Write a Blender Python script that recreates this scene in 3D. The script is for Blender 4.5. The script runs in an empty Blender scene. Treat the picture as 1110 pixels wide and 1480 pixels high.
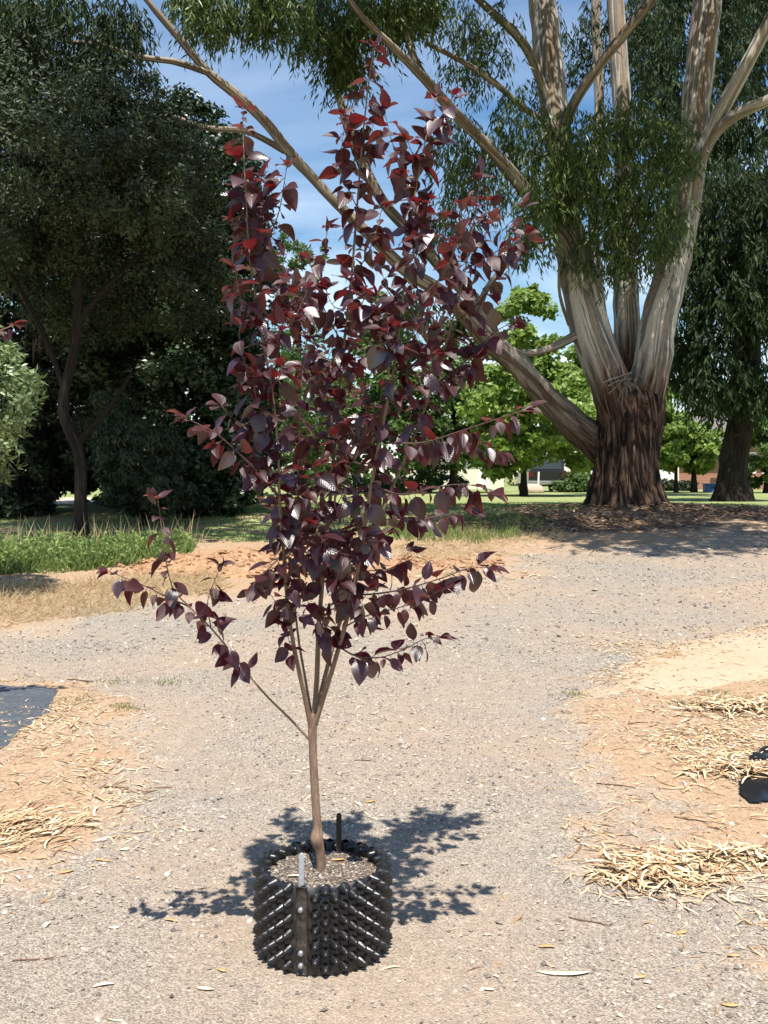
import bpy, math, random
import numpy as np
from mathutils import Vector, Matrix
random.seed(7); RNG = np.random.default_rng(11)
R = math.radians
SC = bpy.context.scene
COL = SC.collection

# ------------------------------------------------------------------ camera, sky, sun, exposure
F = 1445.0; CX = 555.0; CY = 740.0; CAMZ = 1.59
PITCH = math.atan(50.0 / F)
cam = bpy.data.cameras.new('camera'); camo = bpy.data.objects.new('camera', cam); COL.objects.link(camo)
cam.sensor_fit = 'VERTICAL'; cam.sensor_height = 24.0; cam.lens = 24.0 * F / 1480.0
cam.clip_start = 0.05; cam.clip_end = 3000
camo.location = (0, 0, CAMZ); camo.rotation_euler = (math.pi / 2 - PITCH, 0, 0)
SC.camera = camo
SUN_EL = 68.0; SUN_AZ = 175.0          # compass-like: 180 = behind the camera (-Y), measured from +Y towards +X
w = bpy.data.worlds.new('World'); SC.world = w; w.use_nodes = True
nt = w.node_tree; nt.nodes.clear()
def N(nt, t, **k):
    n = nt.nodes.new(t)
    for a, b in k.items(): setattr(n, a, b)
    return n
out = N(nt, 'ShaderNodeOutputWorld'); bg = N(nt, 'ShaderNodeBackground'); bg.inputs[1].default_value = 0.076
sky = N(nt, 'ShaderNodeTexSky', sky_type='NISHITA', sun_disc=False)
sky.sun_elevation = R(SUN_EL); sky.sun_rotation = R(SUN_AZ); sky.altitude = 300; sky.air_density = 1.15; sky.dust_density = 0.6; sky.ozone_density = 1.0
tc = N(nt, 'ShaderNodeTexCoord'); sep = N(nt, 'ShaderNodeSeparateXYZ'); nt.links.new(tc.outputs['Generated'], sep.inputs[0])
zz = N(nt, 'ShaderNodeMath', operation='ADD'); zz.inputs[1].default_value = 0.18; nt.links.new(sep.outputs[2], zz.inputs[0])
dv = []
for i in range(2):
    m = N(nt, 'ShaderNodeMath', operation='DIVIDE'); nt.links.new(sep.outputs[i], m.inputs[0]); nt.links.new(zz.outputs[0], m.inputs[1]); dv.append(m)
cmb = N(nt, 'ShaderNodeCombineXYZ'); nt.links.new(dv[0].outputs[0], cmb.inputs[0]); nt.links.new(dv[1].outputs[0], cmb.inputs[1])
mp = N(nt, 'ShaderNodeMapping'); mp.inputs['Scale'].default_value = (0.75, 1.5, 1); mp.inputs['Location'].default_value = (0.3, 0.15, 0); nt.links.new(cmb.outputs[0], mp.inputs[0])
cn = N(nt, 'ShaderNodeTexNoise'); cn.inputs['Scale'].default_value = 1.1; cn.inputs['Detail'].default_value = 7; cn.inputs['Roughness'].default_value = 0.55; cn.inputs['Distortion'].default_value = 0.5
nt.links.new(mp.outputs[0], cn.inputs['Vector'])
cr = N(nt, 'ShaderNodeValToRGB'); cr.color_ramp.elements[0].position = 0.40; cr.color_ramp.elements[1].position = 0.74
cr.color_ramp.elements[1].color = (.62, .62, .62, 1); nt.links.new(cn.outputs[0], cr.inputs[0])
mx = N(nt, 'ShaderNodeMix', data_type='RGBA'); mx.inputs['B'].default_value = (14.0, 14.5, 14.9, 1)
hz_ = N(nt, 'ShaderNodeMapRange'); hz_.inputs[1].default_value = 0.42; hz_.inputs[2].default_value = 0.08; hz_.inputs[3].default_value = 0.30; hz_.inputs[4].default_value = 1.25
nt.links.new(sep.outputs[2], hz_.inputs[0]); cf = N(nt, 'ShaderNodeMath', operation='MULTIPLY', use_clamp=True); nt.links.new(cr.outputs[0], cf.inputs[0]); nt.links.new(hz_.outputs[0], cf.inputs[1])
nt.links.new(cf.outputs[0], mx.inputs['Factor']); hs = N(nt, 'ShaderNodeHueSaturation'); hs.inputs['Saturation'].default_value = 1.3; hs.inputs['Value'].default_value = 1.22; nt.links.new(sky.outputs[0], hs.inputs['Color']); nt.links.new(hs.outputs[0], mx.inputs['A'])
nt.links.new(mx.outputs['Result'], bg.inputs[0]); nt.links.new(bg.outputs[0], out.inputs[0])
sl = bpy.data.lights.new('sun', 'SUN'); sl.energy = 5.0; sl.angle = R(0.53); sl.color = (1.0, 0.955, 0.88)
so = bpy.data.objects.new('sun', sl); COL.objects.link(so)
sd = Vector((math.sin(R(SUN_AZ)) * math.cos(R(SUN_EL)), math.cos(R(SUN_AZ)) * math.cos(R(SUN_EL)), math.sin(R(SUN_EL))))
so.rotation_euler = sd.to_track_quat('Z', 'Y').to_euler(); so.location = (0, -5, 30)
vs = SC.view_settings; vs.view_transform = 'Standard'; vs.look = 'None'; vs.gamma = 1.0; vs.exposure = 0.72; vs.use_curve_mapping = False
SC.cycles.use_denoising = True
SC.cycles.max_bounces = 8; SC.cycles.diffuse_bounces = 4; SC.cycles.glossy_bounces = 3; SC.cycles.transmission_bounces = 6
SC.cycles.sample_clamp_indirect = 6.0

# ------------------------------------------------------------------ numeric helpers
def _h(ix, iy, iz, s):
    with np.errstate(over='ignore'):
        h = (ix.astype(np.int64) * 374761393 + iy.astype(np.int64) * 668265263 + iz.astype(np.int64) * 2147483647 + s * 974634777) & 0xffffffff
        h = ((h ^ (h >> 13)) * 1274126177) & 0xffffffff
        h = ((h ^ (h >> 16)) * 2246822519) & 0xffffffff
        h = h ^ (h >> 15)
    return (h & 0xffffff) / float(0xffffff)
def vnoise(x, y, z=0.0, s=0):
    x, y, z = np.broadcast_arrays(np.asarray(x, float), np.asarray(y, float), np.asarray(z, float))
    ix, iy, iz = np.floor(x), np.floor(y), np.floor(z); fx, fy, fz = x - ix, y - iy, z - iz
    fx, fy, fz = [f * f * (3 - 2 * f) for f in (fx, fy, fz)]
    r = 0
    for a in (0, 1):
        for b in (0, 1):
            for c in (0, 1):
                wgt = (fx if a else 1 - fx) * (fy if b else 1 - fy) * (fz if c else 1 - fz)
                r = r + wgt * _h(ix + a, iy + b, iz + c, s)
    return r * 2 - 1
def fbm(x, y, z=0.0, o=4, s=0, g=0.5):
    a = 1.0; r = 0; t = 0; k = 1.0
    for i in range(o):
        r = r + a * vnoise(np.asarray(x) * k, np.asarray(y) * k, np.asarray(z) * k, s + i * 17); t += a; a *= g; k *= 2.03
    return r / t
def sstep(a, b, x):
    t = np.clip((np.asarray(x, float) - a) / (b - a), 0, 1); return t * t * (3 - 2 * t)
CP, SP = math.cos(PITCH), math.sin(PITCH)
def ray(px, py):
    X = (px - CX) / F; U = -(py - CY) / F
    return np.array([X, CP + U * SP, -SP + U * CP])
def at(px, py, Y):
    d = ray(px, py); return Vector((d[0] * Y / d[1], Y, CAMZ + d[2] * Y / d[1]))
def base_z(x, y):
    t = np.clip((np.asarray(y, float) - 4.2) / 16.8, 0, None)
    z = np.where(t < 1, 0.86 * (t * 0.75 + 0.25 * t * t * (3 - 2 * t)), 0.86)
    return z + 0.02 * sstep(24, 60, y)
def gz(x, y):
    x = np.asarray(x, float); y = np.asarray(y, float)
    z = base_z(x, y)
    near = np.exp(-((x + .21) ** 2 + (y - 3.34) ** 2) / 0.5)
    z = z + (1 - near) * (0.014 * fbm(x * 0.9, y * 0.9, 0, 3, 3) + 0.004 * fbm(x * 5, y * 5, 0, 2, 5))
    z = z + 0.10 * np.exp(-((x - 4.9) / 2.6) ** 2 - ((y - 20.6) / 2.2) ** 2)      # the soil lifts round the gum tree
    return z
_TS = np.concatenate([np.arange(2.0, 30, 0.02), np.arange(30, 90, 0.1)])
def ground(px, py):
    d = ray(px, py); p = d[None] * _TS[:, None]; b = CAMZ + p[:, 2] < gz(p[:, 0], p[:, 1]); k = int(np.argmax(b)) if b.any() else len(_TS) - 1
    return Vector((p[k, 0], p[k, 1], float(gz(p[k, 0], p[k, 1]))))
def proj(p):
    v = np.asarray(p, float).reshape(-1, 3) - np.array([0, 0, CAMZ])
    f = v[:, 1] * CP - v[:, 2] * SP; u = v[:, 1] * SP + v[:, 2] * CP
    return np.stack([CX + F * v[:, 0] / f, CY - F * u / f], 1)
def inpoly(x, y, poly):
    x = np.asarray(x, float); y = np.asarray(y, float); r = np.zeros(x.shape, bool); n = len(poly)
    for i in range(n):
        x1, y1 = poly[i]; x2, y2 = poly[(i + 1) % n]
        c = ((y1 > y) != (y2 > y)) & (x < (x2 - x1) * (y - y1) / (y2 - y1 + 1e-12) + x1); r ^= c
    return r
def polydist(x, y, poly):
    x = np.asarray(x, float); y = np.asarray(y, float); best = np.full(x.shape, 1e9); n = len(poly)
    for i in range(n):
        ax, ay = poly[i]; bx, by = poly[(i + 1) % n]; dx, dy = bx - ax, by - ay
        t = np.clip(((x - ax) * dx + (y - ay) * dy) / (dx * dx + dy * dy + 1e-12), 0, 1)
        best = np.minimum(best, np.hypot(x - ax - t * dx, y - ay - t * dy))
    return np.where(inpoly(x, y, poly), best, -best)

# ------------------------------------------------------------------ object helpers
def tag(o, label=None, cat=None, group=None, kind=None):
    if label: o['label'] = label
    if cat: o['category'] = cat
    if group: o['group'] = group
    if kind: o['kind'] = kind
    return o
def link(name, me, mat=None, parent=None):
    o = bpy.data.objects.new(name, me); COL.objects.link(o)
    if mat is not None and len(me.materials) == 0: me.materials.append(mat)
    if parent is not None: o.parent = parent; o.matrix_parent_inverse = Matrix.Translation(-Vector(parent.location)) if parent.type == 'EMPTY' and parent.parent is None else Matrix.Identity(4)
    return o
def empty(name, loc):
    o = bpy.data.objects.new(name, None); COL.objects.link(o); o.location = loc; o.empty_display_size = 0.1; return o
def np_mesh(name, V, faces, smooth=False, attrs=None, uv=None):
    """faces: int array (n,3) or (n,4)"""
    V = np.asarray(V, np.float32); faces = np.asarray(faces, np.int32); k = faces.shape[1]; n = len(faces)
    me = bpy.data.meshes.new(name); me.vertices.add(len(V)); me.vertices.foreach_set('co', V.ravel())
    me.loops.add(n * k); me.loops.foreach_set('vertex_index', faces.ravel())
    me.polygons.add(n); me.polygons.foreach_set('loop_start', np.arange(0, n * k, k, dtype=np.int32))
    me.polygons.foreach_set('loop_total', np.full(n, k, np.int32))
    me.polygons.foreach_set('use_smooth', np.full(n, smooth, bool))
    me.update(calc_edges=True)
    for a, arr in (attrs or {}).items():
        at_ = me.attributes.new(a, 'FLOAT', 'POINT'); at_.data.foreach_set('value', np.asarray(arr, np.float32))
    if uv is not None:
        l = me.uv_layers.new(name='UVMap'); l.data.foreach_set('uv', np.asarray(uv, np.float32)[faces.ravel()].ravel())
    me.validate(); return me
def grid_faces(nu, nv, wrap=False):
    i, j = np.meshgrid(np.arange(nu - 1), np.arange(nv if wrap else nv - 1), indexing='ij')
    a = i * nv + j; b = i * nv + (j + 1) % nv; c = (i + 1) * nv + (j + 1) % nv; d = (i + 1) * nv + j
    return np.stack([a, b, c, d], -1).reshape(-1, 4)
class MB:
    def __init__(s): s.V = []; s.Fc = []; s.UV = []; s.A = {}; s.n = 0
    def add(s, V, Fc, uv=None, **attrs):
        V = np.asarray(V, float); s.V.append(V); s.Fc.append(np.asarray(Fc) + s.n); s.n += len(V)
        s.UV.append(np.zeros((len(V), 2)) if uv is None else np.asarray(uv, float))
        for k, v in attrs.items(): s.A.setdefault(k, []).append(np.full(len(V), v) if np.isscalar(v) else np.asarray(v))
    def build(s, name, mat, parent=None, smooth=True):
        me = np_mesh(name, np.concatenate(s.V), np.concatenate(s.Fc), smooth, {k: np.concatenate(v) for k, v in s.A.items()}, np.concatenate(s.UV))
        return link(name, me, mat, parent)
def catmull(P, n):
    P = np.asarray(P, float); P = np.vstack([2 * P[0] - P[1], P, 2 * P[-1] - P[-2]]); out = []
    segs = len(P) - 3; ts = np.linspace(0, segs, n)
    for t in ts:
        i = min(int(t), segs - 1); u = t - i; p0, p1, p2, p3 = P[i:i + 4]
        out.append(0.5 * (2 * p1 + (p2 - p0) * u + (2 * p0 - 5 * p1 + 4 * p2 - p3) * u * u + (3 * p1 - p0 - 3 * p2 + p3) * u ** 3))
    return np.array(out)
def sweep(P, rad, nseg=10, nst=None, rough=0.0, seed=0, rough_scale=3.0, cap=True):
    """tube through P (list of xyz) with radii; returns V, F, UV"""
    n = nst or max(4, len(P) * 5)
    C = catmull([list(p) + [r] for p, r in zip(P, rad)], n); rr = np.maximum(C[:, 3], 1e-4); C = C[:, :3]
    T = np.gradient(C, axis=0); T /= np.linalg.norm(T, axis=1, keepdims=True) + 1e-9
    ref = np.array([1.0, 0, 0]) if abs(T[0][0]) < 0.9 else np.array([0, 1.0, 0])
    u = np.cross(T[0], ref); u /= np.linalg.norm(u); V = []; UV = []; L = 0
    a = np.linspace(0, 2 * np.pi, nseg, endpoint=False)
    for i in range(n):
        u = u - T[i] * np.dot(u, T[i]); u /= np.linalg.norm(u); v = np.cross(T[i], u)
        if i: L += np.linalg.norm(C[i] - C[i - 1])
        dirs = np.cos(a)[:, None] * u + np.sin(a)[:, None] * v
        r = np.full(nseg, rr[i])
        if rough: r = r * (1 + rough * fbm(np.cos(a) * 1.3, np.sin(a) * 1.3, L * rough_scale, 3, seed))
        V.append(C[i] + dirs * r[:, None]); UV.append(np.stack([a / (2 * np.pi), np.full(nseg, L)], 1))
    V = np.concatenate(V); UV = np.concatenate(UV); Fc = grid_faces(n, nseg, True)[:, ::-1]
    if cap:
        V = np.vstack([V, C[-1] + T[-1] * rr[-1] * .5, C[0]]); UV = np.vstack([UV, [0, L], [0, 0]]); e = len(V)
        j = np.arange(nseg); k = (j + 1) % nseg; b = (n - 1) * nseg
        Fc = np.vstack([Fc, np.stack([b + j, b + k, np.full(nseg, e - 2), np.full(nseg, e - 2)], 1), np.stack([k, j, np.full(nseg, e - 1), np.full(nseg, e - 1)], 1)])
    return V, Fc, UV
def fixtri(Fc): return Fc
def tube(name, P, rad, mat, parent=None, **k):
    V, Fc, UV = sweep(P, rad, cap=False, **k)
    # close the ends with extra rings collapsed to a tiny radius
    return link(name, np_mesh(name, V, Fc, True, None, UV), mat, parent)
def lathe(prof, n, wob=None):
    """prof: list of (r,z)"""
    a = np.linspace(0, 2 * np.pi, n, endpoint=False); V = []
    for r, z in prof: V.append(np.stack([r * np.cos(a), r * np.sin(a), np.full(n, z)], 1))
    return np.concatenate(V), grid_faces(len(prof), n, True)
def boxv(x0, x1, y0, y1, z0, z1):
    V = [(x, y, z) for z in (z0, z1) for y in (y0, y1) for x in (x0, x1)]
    Fc = [(0, 2, 3, 1), (4, 5, 7, 6), (0, 1, 5, 4), (2, 6, 7, 3), (0, 4, 6, 2), (1, 3, 7, 5)]
    return np.array(V, float), np.array(Fc)
def box(name, x0, x1, y0, y1, z0, z1, mat, parent=None, bev=0.0):
    V, Fc = boxv(x0, x1, y0, y1, z0, z1); o = link(name, np_mesh(name, V, Fc), mat, parent)
    if bev:
        b = o.modifiers.new('bevel', 'BEVEL'); b.width = bev; b.segments = 2
    return o

# ------------------------------------------------------------------ materials
def mat_new(name):
    m = bpy.data.materials.new(name); m.use_nodes = True; nt = m.node_tree; nt.nodes.clear()
    o = N(nt, 'ShaderNodeOutputMaterial'); p = N(nt, 'ShaderNodeBsdfPrincipled'); nt.links.new(p.outputs[0], o.inputs[0])
    return m, nt, p, o
def ramp(nt, fac, stops):
    r = N(nt, 'ShaderNodeValToRGB'); e = r.color_ramp.elements
    while len(e) < len(stops): e.new(0.5)
    for k, (pos, c) in enumerate(stops): e[k].position = pos; e[k].color = (*c, 1) if len(c) == 3 else c
    nt.links.new(fac, r.inputs[0]); return r.outputs[0]
def noise(nt, vec, scale, detail=4, rough=0.55, dist=0.0):
    n = N(nt, 'ShaderNodeTexNoise'); n.inputs['Scale'].default_value = scale; n.inputs['Detail'].default_value = detail
    n.inputs['Roughness'].default_value = rough; n.inputs['Distortion'].default_value = dist
    if vec is not None: nt.links.new(vec, n.inputs['Vector'])
    return n.outputs[0]
def mixc(nt, fac, a, b, blend='MIX'):
    m = N(nt, 'ShaderNodeMix', data_type='RGBA', blend_type=blend)
    for s, v in (('Factor', fac), ('A', a), ('B', b)):
        if isinstance(v, (int, float)): m.inputs[s].default_value = v
        elif isinstance(v, tuple): m.inputs[s].default_value = (*v, 1)
        else: nt.links.new(v, m.inputs[s])
    return m.outputs['Result']
def math_(nt, op, a, b=None):
    m = N(nt, 'ShaderNodeMath', operation=op)
    for i, v in enumerate((a, b)):
        if v is None: continue
        if isinstance(v, (int, float)): m.inputs[i].default_value = v
        else: nt.links.new(v, m.inputs[i])
    return m.outputs[0]
def coords(nt, which='Object', scale=(1, 1, 1)):
    t = N(nt, 'ShaderNodeTexCoord'); m = N(nt, 'ShaderNodeMapping'); m.inputs['Scale'].default_value = scale
    nt.links.new(t.outputs[which], m.inputs[0]); return m.outputs[0]
def bump(nt, p, h, strength=0.5, dist=0.02):
    b = N(nt, 'ShaderNodeBump'); b.inputs['Strength'].default_value = strength; b.inputs['Distance'].default_value = dist
    nt.links.new(h, b.inputs['Height']); nt.links.new(b.outputs[0], p.inputs['Normal'])
def leaf_mat(name, ca, cb, tr, rough=0.5, spec=0.4, tmix=0.3):
    m, nt, p, o = mat_new(name)
    a = N(nt, 'ShaderNodeAttribute', attribute_name='rnd')
    c = ramp(nt, a.outputs['Fac'], [(0, ca), (1, cb)]); nt.links.new(c, p.inputs['Base Color'])
    p.inputs['Roughness'].default_value = rough; p.inputs['Specular IOR Level'].default_value = spec
    t = N(nt, 'ShaderNodeBsdfTranslucent'); nt.links.new(mixc(nt, 0.5, c, tr), t.inputs[0])
    mx = N(nt, 'ShaderNodeMixShader'); mx.inputs[0].default_value = tmix
    nt.links.new(p.outputs[0], mx.inputs[1]); nt.links.new(t.outputs[0], mx.inputs[2]); nt.links.new(mx.outputs[0], o.inputs[0])
    return m
def simple(name, c, rough=0.7, spec=0.3, var=0.0, scale=20, metal=0.0):
    m, nt, p, o = mat_new(name)
    if var:
        n = noise(nt, coords(nt), scale, 5)
        lo = tuple(x * (1 - var) for x in c); hi = tuple(min(1, x * (1 + var)) for x in c)
        nt.links.new(ramp(nt, n, [(0.3, lo), (0.7, hi)]), p.inputs['Base Color']); bump(nt, p, n, 0.25, 0.01)
    else: p.inputs['Base Color'].default_value = (*c, 1)
    p.inputs['Roughness'].default_value = rough; p.inputs['Specular IOR Level'].default_value = spec; p.inputs['Metallic'].default_value = metal
    return m
def ground_mat(name, cols, patch, grain=220, bumpd=0.006, patch_scale=0.8, grain_amt=0.5, edge=None):
    """cols: three grain colours dark/mid/light; patch: colour mixed in large patches"""
    m, nt, p, o = mat_new(name); v = coords(nt)
    vor = N(nt, 'ShaderNodeTexVoronoi'); vor.inputs['Scale'].default_value = grain; nt.links.new(v, vor.inputs['Vector'])
    sepc = N(nt, 'ShaderNodeSeparateColor'); nt.links.new(vor.outputs['Color'], sepc.inputs[0])
    c1 = ramp(nt, sepc.outputs[0], [(0.0, cols[0]), (0.45, cols[1]), (1.0, cols[2])])
    n1 = noise(nt, v, patch_scale, 6, 0.6, 0.3); f = ramp(nt, n1, [(0.39, (0, 0, 0)), (0.62, (1, 1, 1))])
    n2 = noise(nt, v, grain * 0.16, 4, 0.7)
    ff = math_(nt, 'MULTIPLY', f, math_(nt, 'ADD', n2, 0.2))
    c2 = mixc(nt, ff, c1, patch)
    if edge:      # thins out into the neighbouring surface where the sheet runs out
        ea = N(nt, 'ShaderNodeAttribute', attribute_name='edge'); g1 = ramp(nt, sepc.outputs[1], [(0.0, edge[0]), (0.45, edge[1]), (1.0, edge[2])])
        ne = noise(nt, v, 7, 6, 0.75); ef = math_(nt, 'ADD', ea.outputs['Fac'], math_(nt, 'MULTIPLY', math_(nt, 'SUBTRACT', ne, 0.5), 1.5))
        g1 = mixc(nt, math_(nt, 'MULTIPLY', ne, 1.0), g1, (.385, .285, .20)); c2 = mixc(nt, ramp(nt, ef, [(0.42, (0, 0, 0)), (0.95, (1, 1, 1))]), g1, c2)
    n3 = noise(nt, v, 9, 5, 0.7); c3 = mixc(nt, grain_amt, c2, ramp(nt, n3, [(0.25, (0.72, .72, .72)), (0.75, (1.2, 1.18, 1.15))]), 'MULTIPLY')
    nt.links.new(c3, p.inputs['Base Color']); p.inputs['Roughness'].default_value = 0.95; p.inputs['Specular IOR Level'].default_value = 0.1
    hh = math_(nt, 'ADD', math_(nt, 'MULTIPLY', vor.outputs['Distance'], -0.6), math_(nt, 'MULTIPLY', n2, 0.9))
    bump(nt, p, hh, 0.8, bumpd)
    return m
M = {}
GRV = [(.125, .108, .090), (.295, .255, .210), (.50, .445, .375)]
M['gravel'] = ground_mat('gravel', GRV, (.415, .305, .215), 170, 0.012, 0.5, .6)
M['earth'] = ground_mat('earth', [(.23, .15, .09), (.37, .255, .165), (.50, .37, .255)], (.40, .265, .16), 90, 0.014, 1.6, edge=GRV)
M['sand'] = ground_mat('sand', [(.34, .25, .165), (.45, .34, .235), (.54, .42, .305)], (.43, .32, .215), 120, 0.004, 2.0, 0.25, edge=[(.30, .20, .12), (.44, .31, .2), (.56, .42, .29)])
M['mulch'] = ground_mat('mulch', [(.08, .05, .035), (.20, .135, .085), (.36, .26, .18)], (.28, .18, .11), 30, 0.03, 1.2)
M['heap'] = ground_mat('heap', [(.20, .11, .06), (.35, .20, .11), (.46, .30, .19)], (.38, .23, .13), 30, 0.03, 2.5)
M['lawn'] = ground_mat('lawn', [(.13, .18, .05), (.20, .26, .085), (.29, .33, .14)], (.33, .33, .16), 22, 0.03, 0.35)
M['base'] = ground_mat('base', [(.15, .16, .06), (.2, .21, .08), (.27, .27, .12)], (.3, .27, .14), 10, 0.03, 0.1)
M['track'] = ground_mat('track', [(.5, .4, .28), (.58, .47, .34), (.68, .56, .42)], (.6, .48, .34), 20, 0.01, 0.5)
M['stone'] = None
def stone_mat():
    m, nt, p, o = mat_new('stone'); a = N(nt, 'ShaderNodeAttribute', attribute_name='rnd')
    nt.links.new(ramp(nt, a.outputs['Fac'], [(0, (.075, .066, .06)), (.3, (.26, .225, .19)), (.6, (.41, .355, .285)), (.85, (.52, .46, .38)), (1, (.70, .66, .60))]), p.inputs['Base Color'])
    p.inputs['Roughness'].default_value = 0.85; p.inputs['Specular IOR Level'].default_value = 0.2; return m
M['stone'] = stone_mat()
def litter_mat():
    m, nt, p, o = mat_new('litter'); a = N(nt, 'ShaderNodeAttribute', attribute_name='rnd')
    nt.links.new(ramp(nt, a.outputs['Fac'], [(0, (.12, .06, .03)), (.2, (.30, .17, .085)), (.45, (.50, .34, .18)), (.75, (.62, .48, .30)), (1, (.76, .66, .48))]), p.inputs['Base Color'])
    p.inputs['Roughness'].default_value = 0.75; p.inputs['Specular IOR Level'].default_value = 0.25; return m
M['litter'] = litter_mat()
def dark_litter_mat():
    m, nt, p, o = mat_new('dark_litter'); a = N(nt, 'ShaderNodeAttribute', attribute_name='rnd')
    nt.links.new(ramp(nt, a.outputs['Fac'], [(0, (.06, .035, .025)), (.5, (.20, .12, .075)), (.85, (.36, .25, .16)), (1, (.55, .43, .30))]), p.inputs['Base Color'])
    p.inputs['Roughness'].default_value = 0.8; return m
M['dark_litter'] = dark_litter_mat()
M['plum_leaf'] = None
def plum_mat():
    m, nt, p, o = mat_new('plum_leaf')
    uv = N(nt, 'ShaderNodeUVMap'); sp = N(nt, 'ShaderNodeSeparateXYZ'); nt.links.new(uv.outputs[0], sp.inputs[0])
    oi = N(nt, 'ShaderNodeObjectInfo'); ra = N(nt, 'ShaderNodeAttribute', attribute_name='rnd')
    rnd = math_(nt, 'FRACT', math_(nt, 'ADD', oi.outputs['Random'], ra.outputs['Fac']))
    ax = math_(nt, 'ABSOLUTE', sp.outputs[1])
    ph = math_(nt, 'SUBTRACT', math_(nt, 'MULTIPLY', sp.outputs[0], 52.0), math_(nt, 'MULTIPLY', ax, 75.0))
    vein = math_(nt, 'POWER', math_(nt, 'ABSOLUTE', math_(nt, 'SINE', math_(nt, 'MULTIPLY', ph, 0.5))), 0.6)
    mid = math_(nt, 'MINIMUM', math_(nt, 'MULTIPLY', ax, 22.0), 1.0)
    hh = math_(nt, 'MULTIPLY', vein, mid)
    ca = ramp(nt, rnd, [(0, (.007, .003, .005)), (.6, (.013, .003, .006)), (1, (.034, .005, .007))])
    c = mixc(nt, math_(nt, 'MULTIPLY', math_(nt, 'SUBTRACT', 1.0, hh), 0.5), ca, (.05, .03, .036))
    geo = N(nt, 'ShaderNodeNewGeometry')
    c2 = mixc(nt, geo.outputs['Backfacing'], c, (.040, .008, .010))
    nt.links.new(c2, p.inputs['Base Color']); nt.links.new(math_(nt, 'ADD', math_(nt, 'MULTIPLY', geo.outputs['Backfacing'], 0.2), 0.27), p.inputs['Roughness']); p.inputs['Specular IOR Level'].default_value = 0.8
    cw = N(nt, 'ShaderNodeMapRange'); cw.inputs[1].default_value = .72; cw.inputs[2].default_value = .95; cw.inputs[4].default_value = .8; nt.links.new(rnd, cw.inputs[0]); nt.links.new(cw.outputs[0], p.inputs['Coat Weight']); p.inputs['Coat Roughness'].default_value = 0.38; p.inputs['Coat IOR'].default_value = 1.9
    b = N(nt, 'ShaderNodeBump'); b.inputs['Strength'].default_value = 0.42; b.inputs['Distance'].default_value = 0.0022
    nt.links.new(hh, b.inputs['Height']); nt.links.new(b.outputs[0], p.inputs['Normal'])
    t = N(nt, 'ShaderNodeBsdfTranslucent'); t.inputs[0].default_value = (.27, .015, .018, 1)
    mx = N(nt, 'ShaderNodeMixShader'); mx.inputs[0].default_value = 0.24
    nt.links.new(p.outputs[0], mx.inputs[1]); nt.links.new(t.outputs[0], mx.inputs[2]); nt.links.new(mx.outputs[0], o.inputs[0])
    return m
M['plum_leaf'] = plum_mat()
def bark_mat(name, stops, su, sv, rough=0.85, bs=0.5, bd=0.02, detail=7, dist=0.6, base=None, base_len=(1, 2)):
    m, nt, p, o = mat_new(name); uvn = N(nt, 'ShaderNodeUVMap'); mp = N(nt, 'ShaderNodeMapping'); mp.inputs['Scale'].default_value = (su, sv, 1)
    nt.links.new(uvn.outputs[0], mp.inputs[0])
    # close the seam: u -> circle
    sp = N(nt, 'ShaderNodeSeparateXYZ'); nt.links.new(uvn.outputs[0], sp.inputs[0])
    ang = math_(nt, 'MULTIPLY', sp.outputs[0], 2 * math.pi)
    cmb = N(nt, 'ShaderNodeCombineXYZ')
    nt.links.new(math_(nt, 'MULTIPLY', math_(nt, 'SINE', ang), su), cmb.inputs[0]); nt.links.new(math_(nt, 'MULTIPLY', math_(nt, 'COSINE', ang), su), cmb.inputs[1])
    nt.links.new(math_(nt, 'MULTIPLY', sp.outputs[1], sv), cmb.inputs[2])
    n = noise(nt, cmb.outputs[0], 1.0, detail, 0.6, dist)
    c = ramp(nt, n, stops)
    if base:
        cm2 = N(nt, 'ShaderNodeVectorMath', operation='MULTIPLY'); cm2.inputs[1].default_value = (3.0, 3.0, 2.2); nt.links.new(cmb.outputs[0], cm2.inputs[0])
        nb = noise(nt, cm2.outputs[0], 1.0, 9, 0.65, 1.0); cb = ramp(nt, nb, base); nl = noise(nt, cmb.outputs[0], 1.6, 5, .6)
        ll = math_(nt, 'ADD', sp.outputs[1], math_(nt, 'MULTIPLY', math_(nt, 'SUBTRACT', nl, .5), -3.2))
        mr = N(nt, 'ShaderNodeMapRange'); mr.inputs[1].default_value = base_len[0]; mr.inputs[2].default_value = base_len[1]; nt.links.new(ll, mr.inputs[0])
        c = mixc(nt, mr.outputs[0], cb, c)
    n2 = noise(nt, coords(nt), 14, 6, 0.7); c = mixc(nt, 0.55, c, ramp(nt, n2, [(.3, (.7, .7, .7)), (.7, (1.2, 1.2, 1.2))]), 'MULTIPLY')
    nt.links.new(c, p.inputs['Base Color']); p.inputs['Roughness'].default_value = rough; p.inputs['Specular IOR Level'].default_value = 0.2
    bump(nt, p, n, bs, bd); return m
BUTT = [(.34, (.010, .008, .007)), (.45, (.035, .022, .017)), (.51, (.11, .062, .040)), (.57, (.24, .135, .08)), (.66, (.34, .25, .18))]
PALE = [(.30, (.07, .045, .03)), (.37, (.28, .19, .13)), (.43, (.36, .285, .215)), (.455, (.16, .155, .145)), (.50, (.22, .21, .198)), (.52, (.50, .45, .38)), (.60, (.62, .57, .49)), (.64, (.26, .25, .235)), (.72, (.32, .22, .15))]
LIMB = [(.32, (.04, .028, .021)), (.41, (.16, .105, .068)), (.46, (.11, .098, .086)), (.51, (.27, .215, .16)), (.58, (.42, .36, .285)), (.64, (.16, .145, .13))]
M['gum_bark'] = bark_mat('gum_bark', PALE, 1.6, 0.34, 0.75, 0.4, 0.03, 8, .8)
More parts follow.
